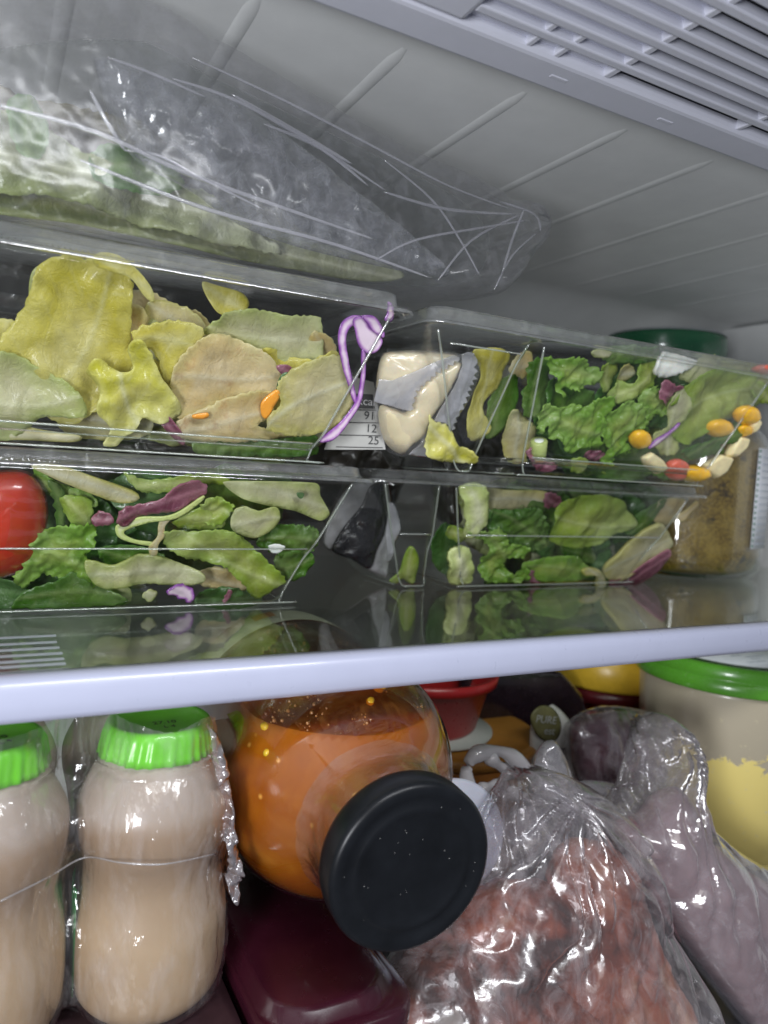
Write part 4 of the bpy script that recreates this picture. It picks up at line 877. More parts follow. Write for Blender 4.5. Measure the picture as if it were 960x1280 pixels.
M['fold'] = film('crease_highlight', (.95, .95, .97), .40, (.88, .88, .93), .10, .3, 2.0, 3.0)  # pale tubes on the film folds imitate their bright streak highlights
def strokes(parent, lines, pl, rad, cc=0.0):
    for i, ln in enumerate(lines):
        pts = [P(px, py, pl[0] + .12 * math.sin(3 * k + i), pl[1], cc) for k, (px, py) in enumerate(ln)]
        tube('fold_highlight', pts, (lambda q, r=rad * (.7 + .5 * ((i * 37) % 10) / 10): r * (.35 + .65 * math.sin(math.pi * min(1, max(0, q))) ** .6)), M['fold'], parent, 6, 5)
strokes(pack, [[(135, 72), (190, 92), (258, 122)], [(112, 112), (132, 150), (156, 188)], [(215, 98), (300, 128), (400, 185), (482, 238)], [(240, 72), (360, 128), (470, 185), (560, 232), (640, 262)],
               [(290, 118), (380, 170), (440, 205)], [(330, 155), (400, 185), (460, 232)], [(156, 188), (200, 195), (250, 222), (330, 262)], [(0, 132), (120, 165), (230, 215), (360, 262), (470, 300)],
               [(480, 240), (560, 262), (648, 268)], [(660, 275), (600, 285), (520, 300), (470, 325)], [(672, 290), (640, 320), (618, 362)], [(655, 262), (640, 300), (628, 340)], [(650, 268), (590, 300), (548, 350)],
               [(480, 200), (540, 250), (575, 300), (600, 345)], [(100, 200), (260, 262), (420, 306), (540, 348)], [(625, 252), (668, 268), (676, 290)]], (1.35, 0), .085, CT)
# made-up dark shapes added behind the trays to darken what shows through
M['backing'] = plain('backing_brown', (.035, .028, .02), .3, .5, .4, .4, .8, coat=.4)
dp = thing('dark_backing', 'added dark parcel filling the shelf behind the left trays', 'backing')
blob('backing_body', [(-60, 330), (60, 335), (220, 360), (400, 385), (470, 410), (500, 500), (505, 600), (480, 650), (300, 655), (100, 660), (-60, 660)], M['backing'], (24.5, 0), 0, front=1.2, back=4.5, w=1.5, amp=.5, crease=.5, step=.4, tight=.3, parent=dp)
dq = thing('dark_backing', 'added low dark parcel behind the two right trays', 'backing')
blob('backing_body', [(560, 470), (700, 480), (840, 500), (850, 560), (845, 660), (700, 665), (560, 660), (545, 560)], M['backing'], (28.3, 0), 0, front=1.0, back=2.5, w=1.2, amp=.4, crease=.4, step=.4, tight=.3, parent=dq)

# ================================================================== JARS BEHIND
M['greenlid'] = plain('dark_green_lid', (.012, .11, .045), .25, .1, coat=.4); M['chrome'] = plain('grey_metal', (.5, .52, .55), .35, .05, metal=.6)
gj = thing('green_lid_jar', 'tall jar with a dark green lid standing at the back behind the trays', 'jar')
gc = P(832, 415, 24); gx, gy = gc[0], 24.0
lathe('jar_body', [(0.0, 0), (0, 5.2), (.4, 5.6), (16.5, 5.6), (18.0, 5.0), (18.6, 4.9), (18.6, 0)], plain('dark_jar', (.05, .06, .05), .15, coat=.5), gj, (gx, gy, -.09), n=48)
ztop = P(832, 403, 24 - 5)[2]
lathe('jar_lid', [(0, 5.1), (.15, 5.45), (2.6, 5.45), (2.95, 5.3), (3.0, 4.9), (2.8, 4.6), (2.8, 0)], M['greenlid'], gj, (gx, gy, ztop - 3.0), n=64)
lathe('lid_ring', [(2.9, 5.36), (3.08, 5.25), (3.1, 5.0), (2.9, 4.95)], M['chrome'], gj, (gx, gy, ztop - 3.0), n=64, cap=False)

def mustard():
    m, nt, out = new('grain_mustard'); v = coords(nt)
    vo = N(nt, 'ShaderNodeTexVoronoi'); vo.inputs['Scale'].default_value = 5.0; nt.links.new(v, vo.inputs['Vector'])
    c = ramp(nt, vo.outputs['Distance'], [(.1, (.03, .016, .003)), (.35, (.13, .078, .010)), (.8, (.25, .165, .028))])
    c = mixc(nt, mathn(nt, 'MULTIPLY', mathn(nt, 'SUBTRACT', noise(nt, v, .75, 5, .7), .57, True), 12, True), c, (.02, .012, .008))
    c = mixc(nt, mathn(nt, 'MULTIPLY', mathn(nt, 'SUBTRACT', noise(nt, v, .5, 3), .45, True), 3, True), c, (.30, .21, .05))
    b = N(nt, 'ShaderNodeBsdfPrincipled'); nt.links.new(c, b.inputs['Base Color']); b.inputs['Roughness'].default_value = .35; b.inputs['Coat Weight'].default_value = 1; b.inputs['Coat Roughness'].default_value = .03
    nt.links.new(bumpn(nt, vo.outputs['Distance'], .4, .08), b.inputs['Normal']); nt.links.new(b.outputs[0], out.inputs[0]); return m
mj = thing('mustard_jar', 'large glass jar of grainy brown mustard at the right of the shelf', 'jar')
mcx, mcy = 55.8, 20.6
lathe('mustard', [(0.3, 0), (.3, 5.4), (.8, 6.4), (2, 6.75), (11, 6.75), (12.5, 6), (12.5, 0)], mustard(), mj, (mcx, mcy, -.06), n=64)
lathe('glass', [(0, 0), (0, 5.8), (.25, 6.4), (.8, 6.85), (2, 7.0), (11, 7.0), (12.4, 6.4), (13.4, 5.4), (14.2, 5.3)], M['glass'], mj, (mcx, mcy, -.09), n=64)
lathe('jar_lid', [(0, 5.45), (0, 5.6), (1.2, 5.6), (1.35, 5.4), (1.35, 0)], M['vent'], mj, (mcx, mcy, 13.3), n=48)
# label patch with dotted border, on the front of the mustard jar
def patch(name, cx, cy, r, a0, a1, z0, z1, mat, parent, n=16):
    V = [(cx + r * math.sin(a), cy - r * math.cos(a), z) for a in np.linspace(a0, a1, n) for z in (z0, z1)]
    o = mesh(name, V, [(2 * i, 2 * i + 2, 2 * i + 3, 2 * i + 1) for i in range(n - 1)], mat, parent); solid(o, .02); return o
M['whitelabel'] = plain('white_label', (.68, .70, .74), .4, .03)
def ang_of(px, py, cx, cy, r):
    d = AX @ np.array([px - 480.0, 640.0 - py, F]); e = EYE[:2] - np.array([cx, cy]); dd = d[:2]
    A = dd @ dd; B = 2 * e @ dd; Cc = e @ e - r * r; t = (-B - math.sqrt(max(0, B * B - 4 * A * Cc))) / (2 * A)
    p = EYE + d * t; return math.atan2(p[0] - cx, -(p[1] - cy)), p[2]
a0, zt = ang_of(949, 560, mcx, mcy, 7.06); _, zb = ang_of(945, 686, mcx, mcy, 7.06)
lab = patch('label', mcx, mcy, 7.06, a0, a0 + 1.6, zb, zt, M['whitelabel'], mj)
M['dots'] = plain('green_print', (.05, .2, .12), .4)
for k in range(18):
    z = zb + (zt - zb) * (k + .5) / 18
    patch('printed_dot', mcx, mcy, 7.09, a0 + .015, a0 + .045, z - .11, z + .11, M['dots'], lab, 3)
for k in range(14):
    z = zb + (zt - zb) * (k + .7) / 15
    patch('printed_line', mcx, mcy, 7.09, a0 + .09, a0 + .9, z - .05, z + .05, M['print'], lab, 8)

# ================================================================== LOWER COMPARTMENT
# burgundy box under the jar and bottles
M['plum'] = plain('plum_plastic', (.040, .006, .014), .25, .15, .6, .05, 3, coat=.5)
pb = thing('burgundy_container', 'dark burgundy plastic container under the orange jar and the bottles', 'container')
BZ = -13.4; BB = BZ - 1.0
loft('container_body', [(10.2, 15.2, -1.6, 17.5, 2, ZF + .02), (9.9, 15.8, -2.1, 18, 2, BZ - 1.2), (9.9, 15.8, -2.1, 18, 2, BZ - 1.0)], M['plum'], pb, True, False)
loft('container_lid', [(9.6, 16.2, -2.5, 18.4, 1.6, BZ - 1.5), (9.6, 16.2, -2.5, 18.4, 1.6, BZ - .75), (9.62, 16.1, -2.4, 18.3, 1.6, BZ - .6), (9.8, 15.8, -2.1, 18, 2, BZ - .55), (9.9, 15.6, -1.9, 17.8, 2, BZ - .52), (10.1, 15.4, -1.7, 17.6, 2, BZ - .1), (10.3, 15.1, -1.4, 17.3, 1.8, BZ)], M['plum'], pb, False, True)
M['floor2'] = plain('dark_tray_plastic', (.04, .02, .025), .35, .2)
ut = thing('low_dark_tray', 'low dark plastic tray the green capped bottles stand on', 'tray')
loft('tray_body', [(-13, 9.3, -1.2, 14, 1, ZF + .02), (-13, 9.4, -1.4, 14, 1, BB - .2), (-12.8, 9.3, -1.2, 13.8, 1, BB)], M['floor2'], ut, True, True)

# ---- yoghurt bottles
def bottle_mat():
    m, nt, out = new('yoghurt_bottle'); v = coords(nt)
    z = N(nt, 'ShaderNodeSeparateXYZ'); tc = N(nt, 'ShaderNodeTexCoord'); nt.links.new(tc.outputs['Object'], z.inputs[0])
    f = mathn(nt, 'ADD', mathn(nt, 'MULTIPLY', z.outputs[2], 1 / S / 12.0), mathn(nt, 'MULTIPLY', noise(nt, v, .5, 3), .10))
    c = ramp(nt, f, [(.0, (.44, .31, .19)), (.35, (.46, .335, .21)), (.58, (.29, .20, .125)), (.70, (.33, .23, .15)), (.76, (.39, .315, .255)), (.9, (.42, .35, .30))])
    b = N(nt, 'ShaderNodeBsdfPrincipled'); nt.links.new(c, b.inputs['Base Color']); b.inputs['Roughness'].default_value = .38
    b.inputs['Subsurface Weight'].default_value = .35; b.inputs['Subsurface Radius'].default_value = (1, .7, .45); b.inputs['Subsurface Scale'].default_value = .5 * S
    nt.links.new(b.outputs[0], out.inputs[0]); return m
M['bottle'] = bottle_mat()
M['foil'] = plain('lime_green_foil', (.15, .60, .02), .32, .12, .6, .25, 2.5, coat=.3)
M['greenprint'] = plain('green_bottle_print', (.03, .22, .05), .35, .05)
BH = 11.22
bprof = smooth_prof([(t * 1.1, r) for t, r in [(0, 2.0), (.12, 2.35), (.7, 2.85), (1.7, 3.02), (3.2, 3.0), (4.3, 2.78), (5.0, 2.68), (5.7, 2.75), (6.7, 2.98), (7.6, 2.98), (8.5, 2.55), (9.2, 2.1), (9.8, 1.92), (10.2, 1.9)]], 5)
def br(z):
    t = [p[0] for p in bprof]; r = [p[1] for p in bprof]; return np.interp(z, t, r)
bspots = [(6.35, 3.35), (0.1, 3.35), (-6.15, 3.35), (6.35, 9.6), (0.1, 9.6)]
capz = 11.27
blabels = ['beige yoghurt bottle with lime green foil cap beside the orange jar', 'beige yoghurt bottle with lime green foil cap at the left edge of the photo', 'beige yoghurt bottle just outside the left edge',
           'back row beige bottle behind the one beside the orange jar', 'back row beige bottle glimpsed between the two front bottles']
def cap_fn(i, t, th): 
    return (0.03 * math.sin(th * 31 + 4 * math.sin(th * 3) + t) + .05 * math.sin(th * 11 + 3 * math.sin(th * 2)) * math.sin(th * 19 + t * 2) + .04 * math.sin(th * 7 + 1)) * (1 if i <= 5 else 0) * (1 - i / 7)
base = None
for i, (bx, by) in enumerate(bspots[:2] + bspots[3:]):
    lb = (blabels[:2] + blabels[3:])[i]
    if base is None:
        b0 = thing('yoghurt_bottle', lb, 'bottle', 'wrapped yoghurt bottles')
        lathe('bottle_body', [(0, 0)] + [(t, r) for t, r in bprof] + [(11.22, 0)], M['bottle'], b0, n=56)
        cp = lathe('foil_cap', [(-1.05, 2.28), (-.8, 2.22), (-.55, 2.18), (-.3, 2.14), (-.1, 2.1), (0, 2.05), (.10, 2.0), (.16, 1.9), (.12, 1.75), (.10, 0)], M['foil'], b0, (0, 0, capz), n=200, fn=cap_fn)
        text3('printed_code', '27.10', (0.1, -.55, capz + .12), (1, 0, 0), (0, 1, 0), .42, M['ink'], cp)
        text3('printed_code', 'L 4', (.2, -1.05, capz + .12), (1, 0, 0), (0, 1, 0), .36, M['ink'], cp)
        patch('green_print', 0, 0, 3.03, -1.95, -1.35, .9, 5.2, M['greenprint'], b0)
        base = b0; o = b0
    else:
        o = b0.copy(); C.objects.link(o)
        for ch in b0.children:
            cc = ch.copy(); C.objects.link(cc); cc.parent = o
            for g2 in ch.children: d2 = g2.copy(); C.objects.link(d2); d2.parent = cc
        o['label'] = lb
    o.location = (bx * S, by * S, (BB + .02) * S)
    o.rotation_euler.z = (0, .5, 2.2, 1.1)[i]

# film drawn tight over the bottles
def wrap_front(x, z):
    zz = z - BB; best = np.full(len(x), 3.6)
    for bx, by in bspots[:3]:
        r = br(np.clip(zz, 0, 11.2)) + .14; r = np.where(zz > 10.2, 2.5, r); dx = x - bx
        yy = np.where(np.abs(dx) < r, by - np.sqrt(np.maximum(r * r - dx * dx, 0)), 9.0)
        best = np.minimum(best, yy)
    return best
wr_pix = [(-60, 925), (0, 915), (60, 905), (92, 900), (130, 890), (200, 905), (262, 890), (272, 930), (285, 985), (290, 1040), (297, 1095), (291, 1125), (282, 1110), (284, 1160), (272, 1215), (250, 1255), (215, 1285), (100, 1300), (-60, 1300)]
cv = outline_xz(wr_pix, 1.6, 0, 0, .12, .10, .4, 3)
V2, F2, d2 = triangulate(cv, .12)
x, z = V2[:, 0], V2[:, 1]
rad_ = sum(wrap_front(x + a, z + b) for a in (-.5, -.25, 0, .25, .5) for b in (-.2, .2)) / 10
yy = np.minimum(rad_, wrap_front(x, z)) - .04 - .20 * creases(x, z, 4, 1.0, 34) - .10 * np.abs(perlin(np.stack([x * 2.6, z * .5, x * 0], 1))) - .05 * np.abs(perlin(np.stack([x * 6, z * 1.4, x * 0 + 4], 1)))
yy -= .25 * np.clip(x - 8.6, 0, 2) * (1 + perlin(np.stack([z * 1.5, x * 0, x * 0 + 3], 1)))
ow = mesh('shrink_wrap', np.stack([x, yy, z], 1), F2, M['wrap'])
tag(ow, 'torn crinkled clear plastic wrap stretched over the green capped bottles', 'plastic wrap')
leaf('torn_flap', [(258, 905), (272, 925), (286, 985), (291, 1040), (299, 1085), (296, 1122), (284, 1112), (281, 1070), (272, 1010), (264, 950)], M['poly2'], (1.6, 0), 0, amp=.45, wl=.8, step=.07, seed=77, parent=ow, jag=.08, thick=.01, rib_on=0)
tube('film_seam', [(x_, float(wrap_front(np.array([x_]), np.array([z_]))[0]) - .16, z_) for x_, z_ in [(P(px, py, 1)[0], P(px, py, 1)[2]) for px, py in ((0, 1112), (60, 1098), (110, 1090), (150, 1072), (200, 1066), (270, 1066))]], .035, M['seal'], ow, 6)

# ---- orange jar lying on its side, lid towards us
JC = Vector(P(418, 962, 4.6)); JL = Vector(P(517, 1087, -4.0)); ja = (JL - JC).normalized(); jd = (JL - JC).length
RB = 5.65
jar = thing('preserve_jar', 'round glass jar of orange preserve lying on its side with a black lid', 'jar')
t_l0 = jd - 1.55
body = smooth_prof([(-12.0, 3.4), (-11.8, 4.1), (-11.2, 4.9), (-9.8, 5.35), (-6.5, 5.55), (-3, 5.62), (0, RB), (1.4, 5.5), (3.0, 4.75), (4.3, 3.7), (5.2, 3.08), (5.8, 2.92), (t_l0 + .2, 2.9)], 6)
lathe('glass_body', [(-11.6, 0), (-11.8, 2.6)] + body, M['glass'], jar, JC, ja, 72)
def preserve():
    m, nt, out = new('orange_preserve'); v = coords(nt)
    f = noise(nt, v, .35, 4, .6, .5)
    c = ramp(nt, f, [(.3, (.27, .055, .003)), (.6, (.38, .105, .006)), (.85, (.52, .19, .02))])
    vo = N(nt, 'ShaderNodeTexVoronoi'); vo.inputs['Scale'].default_value = .9; nt.links.new(v, vo.inputs['Vector'])
    c = mixc(nt, mathn(nt, 'MULTIPLY', mathn(nt, 'SUBTRACT', .13, vo.outputs['Distance'], True), 9, True), c, (.8, .38, .08))
    b = N(nt, 'ShaderNodeBsdfPrincipled'); nt.links.new(c, b.inputs['Base Color']); b.inputs['Roughness'].default_value = .25
    b.inputs['Subsurface Weight'].default_value = .35; b.inputs['Subsurface Radius'].default_value = (1.0, .30, .05); b.inputs['Subsurface Scale'].default_value = 1.2 * S
    b.inputs['Coat Weight'].default_value = .5
    nt.links.new(bumpn(nt, noise(nt, v, 1.5, 3), .15, .1), b.inputs['Normal']); nt.links.new(b.outputs[0], out.inputs[0]); return m
M['jam'] = preserve()
jam = lathe('preserve', [(-11.5, 0), (-11.6, 2.5)] + [(t, r - .16) for t, r in body] + [(t_l0 + .2, 0)], M['jam'], jar, JC, ja, 72)
zfill = P(430, 925, JC.y - 4.6)[2]
bm = bmesh.new(); bm.from_mesh(jam.data)
r_ = bmesh.ops.bisect_plane(bm, geom=bm.verts[:] + bm.edges[:] + bm.faces[:], plane_co=(0, 0, zfill * S), plane_no=(0, 0, 1), clear_outer=True)
ed = [e for e in r_['geom_cut'] if isinstance(e, bmesh.types.BMEdge)]
try:
    res = bmesh.ops.contextual_create(bm, geom=ed)
    for f in res['faces']: f.smooth = False
except Exception as e: print('cap', e)
bmesh.ops.recalc_face_normals(bm, faces=bm.faces)
bm.to_mesh(jam.data); bm.free()
# smear of preserve clinging to the inside above the fill line, and droplets
a_, u_, v_ = frame_of(ja)
def jsurf(t, th, dr=0.0):
    r = np.interp(t, [p[0] for p in body], [p[1] for p in body]) + dr
    return JC + a_ * t + (u_ * math.cos(th) + v_ * math.sin(th)) * r
dn = []; dF = []; rj = random.Random(5); cnt = 0
ico = bmesh.new(); bmesh.ops.create_icosphere(ico, subdivisions=1, radius=1); icv = [v.co.copy() for v in ico.verts]; icf = [[v.index for v in f.verts] for f in ico.faces]; ico.free()
for _ in range(5200):
    p = jsurf(rj.uniform(-6.8, 5), rj.uniform(0, 2 * math.pi), -.1)
    if p.z < zfill + .05: continue
    if perlin(np.array([[p.x * .55, p.y * .55, p.z * .55]]))[0] + rj.uniform(-.25, .25) < .05: continue
    r0 = rj.choice((.02, .025, .03, .04, .06, .11)) * rj.uniform(.7, 1.2); b = len(dn)
    dn += [p + v * r0 for v in icv]; dF += [[i + b for i in f] for f in icf]; cnt += 1
dr = mesh('droplets', dn, dF, plain('amber_droplet', (.34, .13, .035), .08, .3, coat=1), jar); dr['kind'] = 'stuff'
for th_, tt_, rr_ in ((.35, 1.6, .34), (.20, 2.3, .28), (.5, .9, .25), (-.9, 1.8, .22), (-1.05, 2.6, .16), (.05, 3.1, .2)):
    pc_ = jsurf(tt_, math.radians(max(range(360), key=lambda k: jsurf(0, math.radians(k)).z)) + th_, -.25)
    bmx = bmesh.new(); bmesh.ops.create_icosphere(bmx, subdivisions=3, radius=rr_)
    for v in bmx.verts: v.co = (v.co * (1 + .35 * float(perlin(np.array([[v.co.x * 3 + th_ * 9, v.co.y * 3, v.co.z * 3]]))[0])) + pc_) * S
    mp_ = bpy.data.meshes.new('fruit_piece'); bmx.to_mesh(mp_); bmx.free(); mp_.polygons.foreach_set('use_smooth', [True] * len(mp_.polygons))
    link('fruit_piece', mp_, jar, M['corn'])
M['smear'] = film('preserve_smear', (.86, .58, .34), .06, (.55, .22, .05), .12, .5, 1.6, 1.2, vor=.5, voscale=1.2, patchy=.35)
sm_ = lathe('preserve_smear', [(t, r - .12) for t, r in body[4:-8]], M['smear'], jar, JC, ja, 72, cap=False)
bm = bmesh.new(); bm.from_mesh(sm_.data)
bmesh.ops.delete(bm, geom=[f for f in bm.faces if f.calc_center_median().z < (zfill + .1) * S], context='FACES')
bm.to_mesh(sm_.data); bm.free()
# paper label wrapped round the rear of the jar
M['creamlabel'] = plain('cream_label', (.84, .82, .64), .5, .04)
def jpatch(name, t0, t1, h0, h1, mat, parent, dr=.03, n=24, m=6):
    V = [jsurf(t0 + (t1 - t0) * j / m, h0 + (h1 - h0) * i / n, dr) for i in range(n + 1) for j in range(m + 1)]
    Fq = [(i * (m + 1) + j, (i + 1) * (m + 1) + j, (i + 1) * (m + 1) + j + 1, i * (m + 1) + j + 1) for i in range(n) for j in range(m)]
    return mesh(name, V, Fq, mat, parent)
tops = max(range(360), key=lambda k: jsurf(0, math.radians(k)).z); h_up = math.radians(tops)
jl = jpatch('label', -11.2, -6.9, h_up - 1.5, h_up + .8, M['creamlabel'], jar)
def jtext(s, t, h, size, mat, flip=1):
    cu = bpy.data.curves.new('printed_text', 'FONT'); cu.body = s; cu.size = size; cu.align_x = 'CENTER'; cu.align_y = 'CENTER'
    o = bpy.data.objects.new('printed_text', cu); C.objects.link(o)
    dg = bpy.context.evaluated_depsgraph_get(); me = bpy.data.meshes.new_from_object(o.evaluated_get(dg)); bpy.data.objects.remove(o)
    for v in me.vertices:
        p = jsurf(t - v.co.y * flip, h + v.co.x * flip / 5.4, .06); v.co = p * S
    me.materials.clear(); link('printed_text', me, jl, mat)
M['olivetxt'] = plain('grey_print', (.12, .12, .09), .5)
jtext('NO CONSERVANTS', -8.0, h_up + .42, .0062, M['olivetxt']); jtext('@', -8.9, h_up + .02, .010, M['olivetxt'])
M['orangeprint'] = plain('orange_print', (.75, .36, .12), .5)
jpatch('printed_badge', -9.7, -8.4, h_up - .38, h_up - .16, M['orangeprint'], jl, .05)
# ---- lid
M['blacklid'] = plain('black_lid_paint', (.007, .008, .010), .34, .3, .5, .04, 4, spec=.25)
lidj = lathe('lid', [(-1.35, 3.02), (-1.38, 3.12), (-1.3, 3.25), (-1.1, 3.30), (-.25, 3.30), (-.08, 3.24), (0, 3.10), (.02, 2.95), (-.02, 2.80), (-.08, 2.66), (-.09, 2.50), (-.03, 2.38), (.0, 2.28), (-.02, 2.16), (-.07, 2.05), (-.08, 1.6), (-.075, .8), (-.07, 0)], M['blacklid'], jar, JL, ja, 96)
dn = []; dF = []
a_, u_, v_ = frame_of(ja)
for _ in range(26):
    rr0 = 3.0 * math.sqrt(rj.random()); th = rj.uniform(0, 6.28); p = JL + a_ * (-.04) + (u_ * math.cos(th) + v_ * math.sin(th)) * rr0
    r0 = rj.uniform(.008, .022); b = len(dn); dn += [p + v * r0 for v in icv]; dF += [[i + b for i in f] for f in icf]
sp_ = mesh('lid_speck', dn, dF, plain('pale_speck', (.25, .25, .24), .6), jar); sp_['kind'] = 'stuff'  # pale grey specks scattered over the lid face
# cling film round the neck
def nk(i, t, th): return .07 * abs(math.sin(th * 4 + 2 * math.sin(th * 3) + t * 2)) + .02 * math.sin(th * 9 + t * 5)
lathe('neck_film', [(t, np.interp(t, [p[0] for p in body], [p[1] for p in body]) + .12) for t in np.linspace(4.9, t_l0 + .1, 9)], film('neck_film', (.97, .96, .95), .07, (.6, .5, .45), .12, .5, 2, 2.2, vor=.5, voscale=1.2), jar, JC, ja, 160, fn=nk, cap=False)

# white plastic lid peeking out behind the black one
wl = thing('white_plastic_lid', 'round milky white plastic lid peeking out behind the black jar lid', 'plastic lid')
wc = P(566, 1040, 6.0)
lathe('disc', [(0, 0), (0, 2.6), (.1, 2.8), (.55, 2.8), (.65, 2.65), (.65, 0)], plain('milky_plastic', (.62, .64, .74), .35, .03, sss=.3), wl, wc, (-.15, -.93, .34), 64)

# ---- bag of meat
def meatmat():
    m, nt, out = new('raw_meat'); v = coords(nt)
    f = mathn(nt, 'ADD', mathn(nt, 'MULTIPLY', noise(nt, v, .24, 3, .5, .5), .7), mathn(nt, 'MULTIPLY', noise(nt, v, .55, 5, .55, 1.2), .3))
    c = ramp(nt, f, [(.38, (.035, .010, .006)), (.47, (.17, .040, .020)), (.54, (.27, .075, .038)), (.61, (.34, .15, .09)), (.70, (.55, .38, .28))])
    b = N(nt, 'ShaderNodeBsdfPrincipled'); nt.links.new(c, b.inputs['Base Color']); b.inputs['Roughness'].default_value = .3; b.inputs['Coat Weight'].default_value = .4
    nt.links.new(bumpn(nt, noise(nt, v, 1.2, 5, .55, .8), .5, .2), b.inputs['Normal']); nt.links.new(b.outputs[0], out.inputs[0]); return m
M['meat'] = meatmat()
pM = (6.3, -.45)     # leans back towards the top
meat = thing('meat_bag', 'knotted clear plastic bag of raw red meat pieces right of the black lid', 'bag of meat')
for pts, off in (([(500, 1300), (500, 1230), (540, 1185), (600, 1165), (650, 1190), (640, 1250), (600, 1310)], .6),
                 ([(570, 1190), (590, 1130), (640, 1100), (700, 1110), (715, 1160), (700, 1215), (640, 1235), (590, 1225)], .1),
                 ([(680, 1180), (690, 1090), (730, 1050), (780, 1070), (805, 1130), (830, 1200), (870, 1290), (760, 1310), (700, 1260)], .0),
                 ([(570, 1310), (600, 1240), (680, 1225), (740, 1260), (760, 1320)], -.3)):
    blob('meat_piece', pts, M['meat'], pM, off + .8, front=1.5, back=2.0, amp=.5, wl=1.4, step=.18, seed=int(pts[0][0]), parent=meat)
blob('plastic_bag', [(480, 1320), (490, 1230), (540, 1180), (590, 1120), (615, 1060), (640, 1000), (665, 975), (700, 968), (740, 985), (775, 1015), (800, 1070), (815, 1130), (850, 1190), (880, 1250), (905, 1320)],
     M['poly'], pM, .4, front=2.3, back=3.0, w=2.6, amp=.3, wl=2.4, crease=.85, cscale=.42, step=.11, seed=31, parent=meat, pleat=(690, 975, 9, 1.1, 9.0))
knot = film('white_bag_plastic', (.9, .9, .9), .85, (.90, .88, .90), .14, .4, 1.5, 2.2, vor=.5, voscale=1.4)
for pts, r in (([(588, 1000), (586, 965), (600, 945), (628, 940), (650, 955), (680, 985), (715, 1000)], .42), ([(600, 988), (625, 984), (650, 996), (690, 1004)], .36),
               ([(610, 945), (640, 965), (690, 965), (725, 990)], .38)):
    tube('bag_handle', [P(px, py, 8.0 - .2) + np.array([0, .3 * math.sin(i), 0]) for i, (px, py) in enumerate(pts)], lambda s, r=r: r * (1 + .25 * math.sin(s * 23)), knot, meat, 12)
knot2 = film('white_fold_plastic', (.95, .95, .96), .30, (.85, .83, .88), .12, .5, 1.2, 2.6, vor=.6, voscale=1.0)
for pts, sd in (([(668, 985), (672, 945), (690, 925), (705, 945), (720, 985), (745, 1000), (720, 1030), (680, 1020)], 3), ([(700, 990), (740, 975), (790, 990), (770, 1030), (720, 1045), (690, 1020)], 4), ([(640, 1010), (680, 990), (720, 1010), (710, 1060), (660, 1070), (630, 1040)], 6), ([(600, 1060), (640, 1015), (690, 1010), (740, 1030), (780, 1040), (790, 1090), (740, 1100), (690, 1080), (640, 1110), (600, 1120)], 9)):
    blob('knot_fold', pts, knot2, (7.0, 0), .2, front=.8, back=.7, amp=.15, crease=.6, cscale=1.3, step=.1, seed=sd, parent=meat, pleat=(700, 1000, 11, .3, 2.5))

# ---- second bag, right
pR = (8.6, -.45)
bag2 = thing('mauve_bag', 'milky plastic bag of pale pinkish meat at the lower right corner', 'bag of meat')
blob('plastic_bag', [(760, 1030), (800, 985), (815, 920), (832, 893), (852, 925), (862, 1000), (905, 1050), (960, 1085), (1020, 1110), (1040, 1330), (960, 1310), (905, 1250), (860, 1190), (822, 1130), (800, 1080)],
     M['poly2'], pR, .0, front=2.2, back=3.0, w=2.6, amp=.3, wl=2.5, crease=.9, cscale=.5, step=.12, seed=44, parent=bag2, pleat=(830, 900, 14, .9, 11.0))
M['mauve'] = plain('pale_meat', (.36, .25, .26), .4, .22, .4, .4, 1.2, coat=.3, sss=.2)
blob('meat_piece', [(790, 1060), (815, 1000), (850, 985), (880, 1040), (915, 1075), (970, 1110), (1030, 1140), (1030, 1310), (950, 1290), (880, 1210), (830, 1140)], M['mauve'], pR, 1.0, front=1.9, back=2, amp=.3, wl=2.2, step=.22, seed=3, parent=bag2)
blob('meat_piece', [(770, 1040), (790, 1020), (810, 1070), (830, 1130), (850, 1180), (820, 1150), (795, 1090)], plain('dark_meat', (.28, .08, .09), .3, .3, 1, .3, coat=.4), pR, 1.2, front=.7, back=.8, step=.15, seed=6, parent=bag2)
on = thing('bagged_onion', 'round dark purple onion in thin milky film below the yellow lidded tub', 'onion')
blob('onion_bulb', [(722, 905), (760, 890), (800, 895), (822, 925), (825, 970), (790, 1010), (755, 1010), (728, 980), (718, 940)], plain('purple_onion', (.07, .015, .03), .3, .4, .5, .1, coat=.4), (11.5, 0), .0, front=1.9, back=2.0, step=.2, parent=on)
blob('film', [(716, 905), (755, 884), (805, 888), (836, 905), (850, 960), (830, 1020), (770, 1040), (730, 1000), (712, 950)], M['poly'], (11.3, 0), .0, front=2.3, back=2.4, amp=.15, crease=.35, cscale=.7, step=.15, seed=8, parent=on)

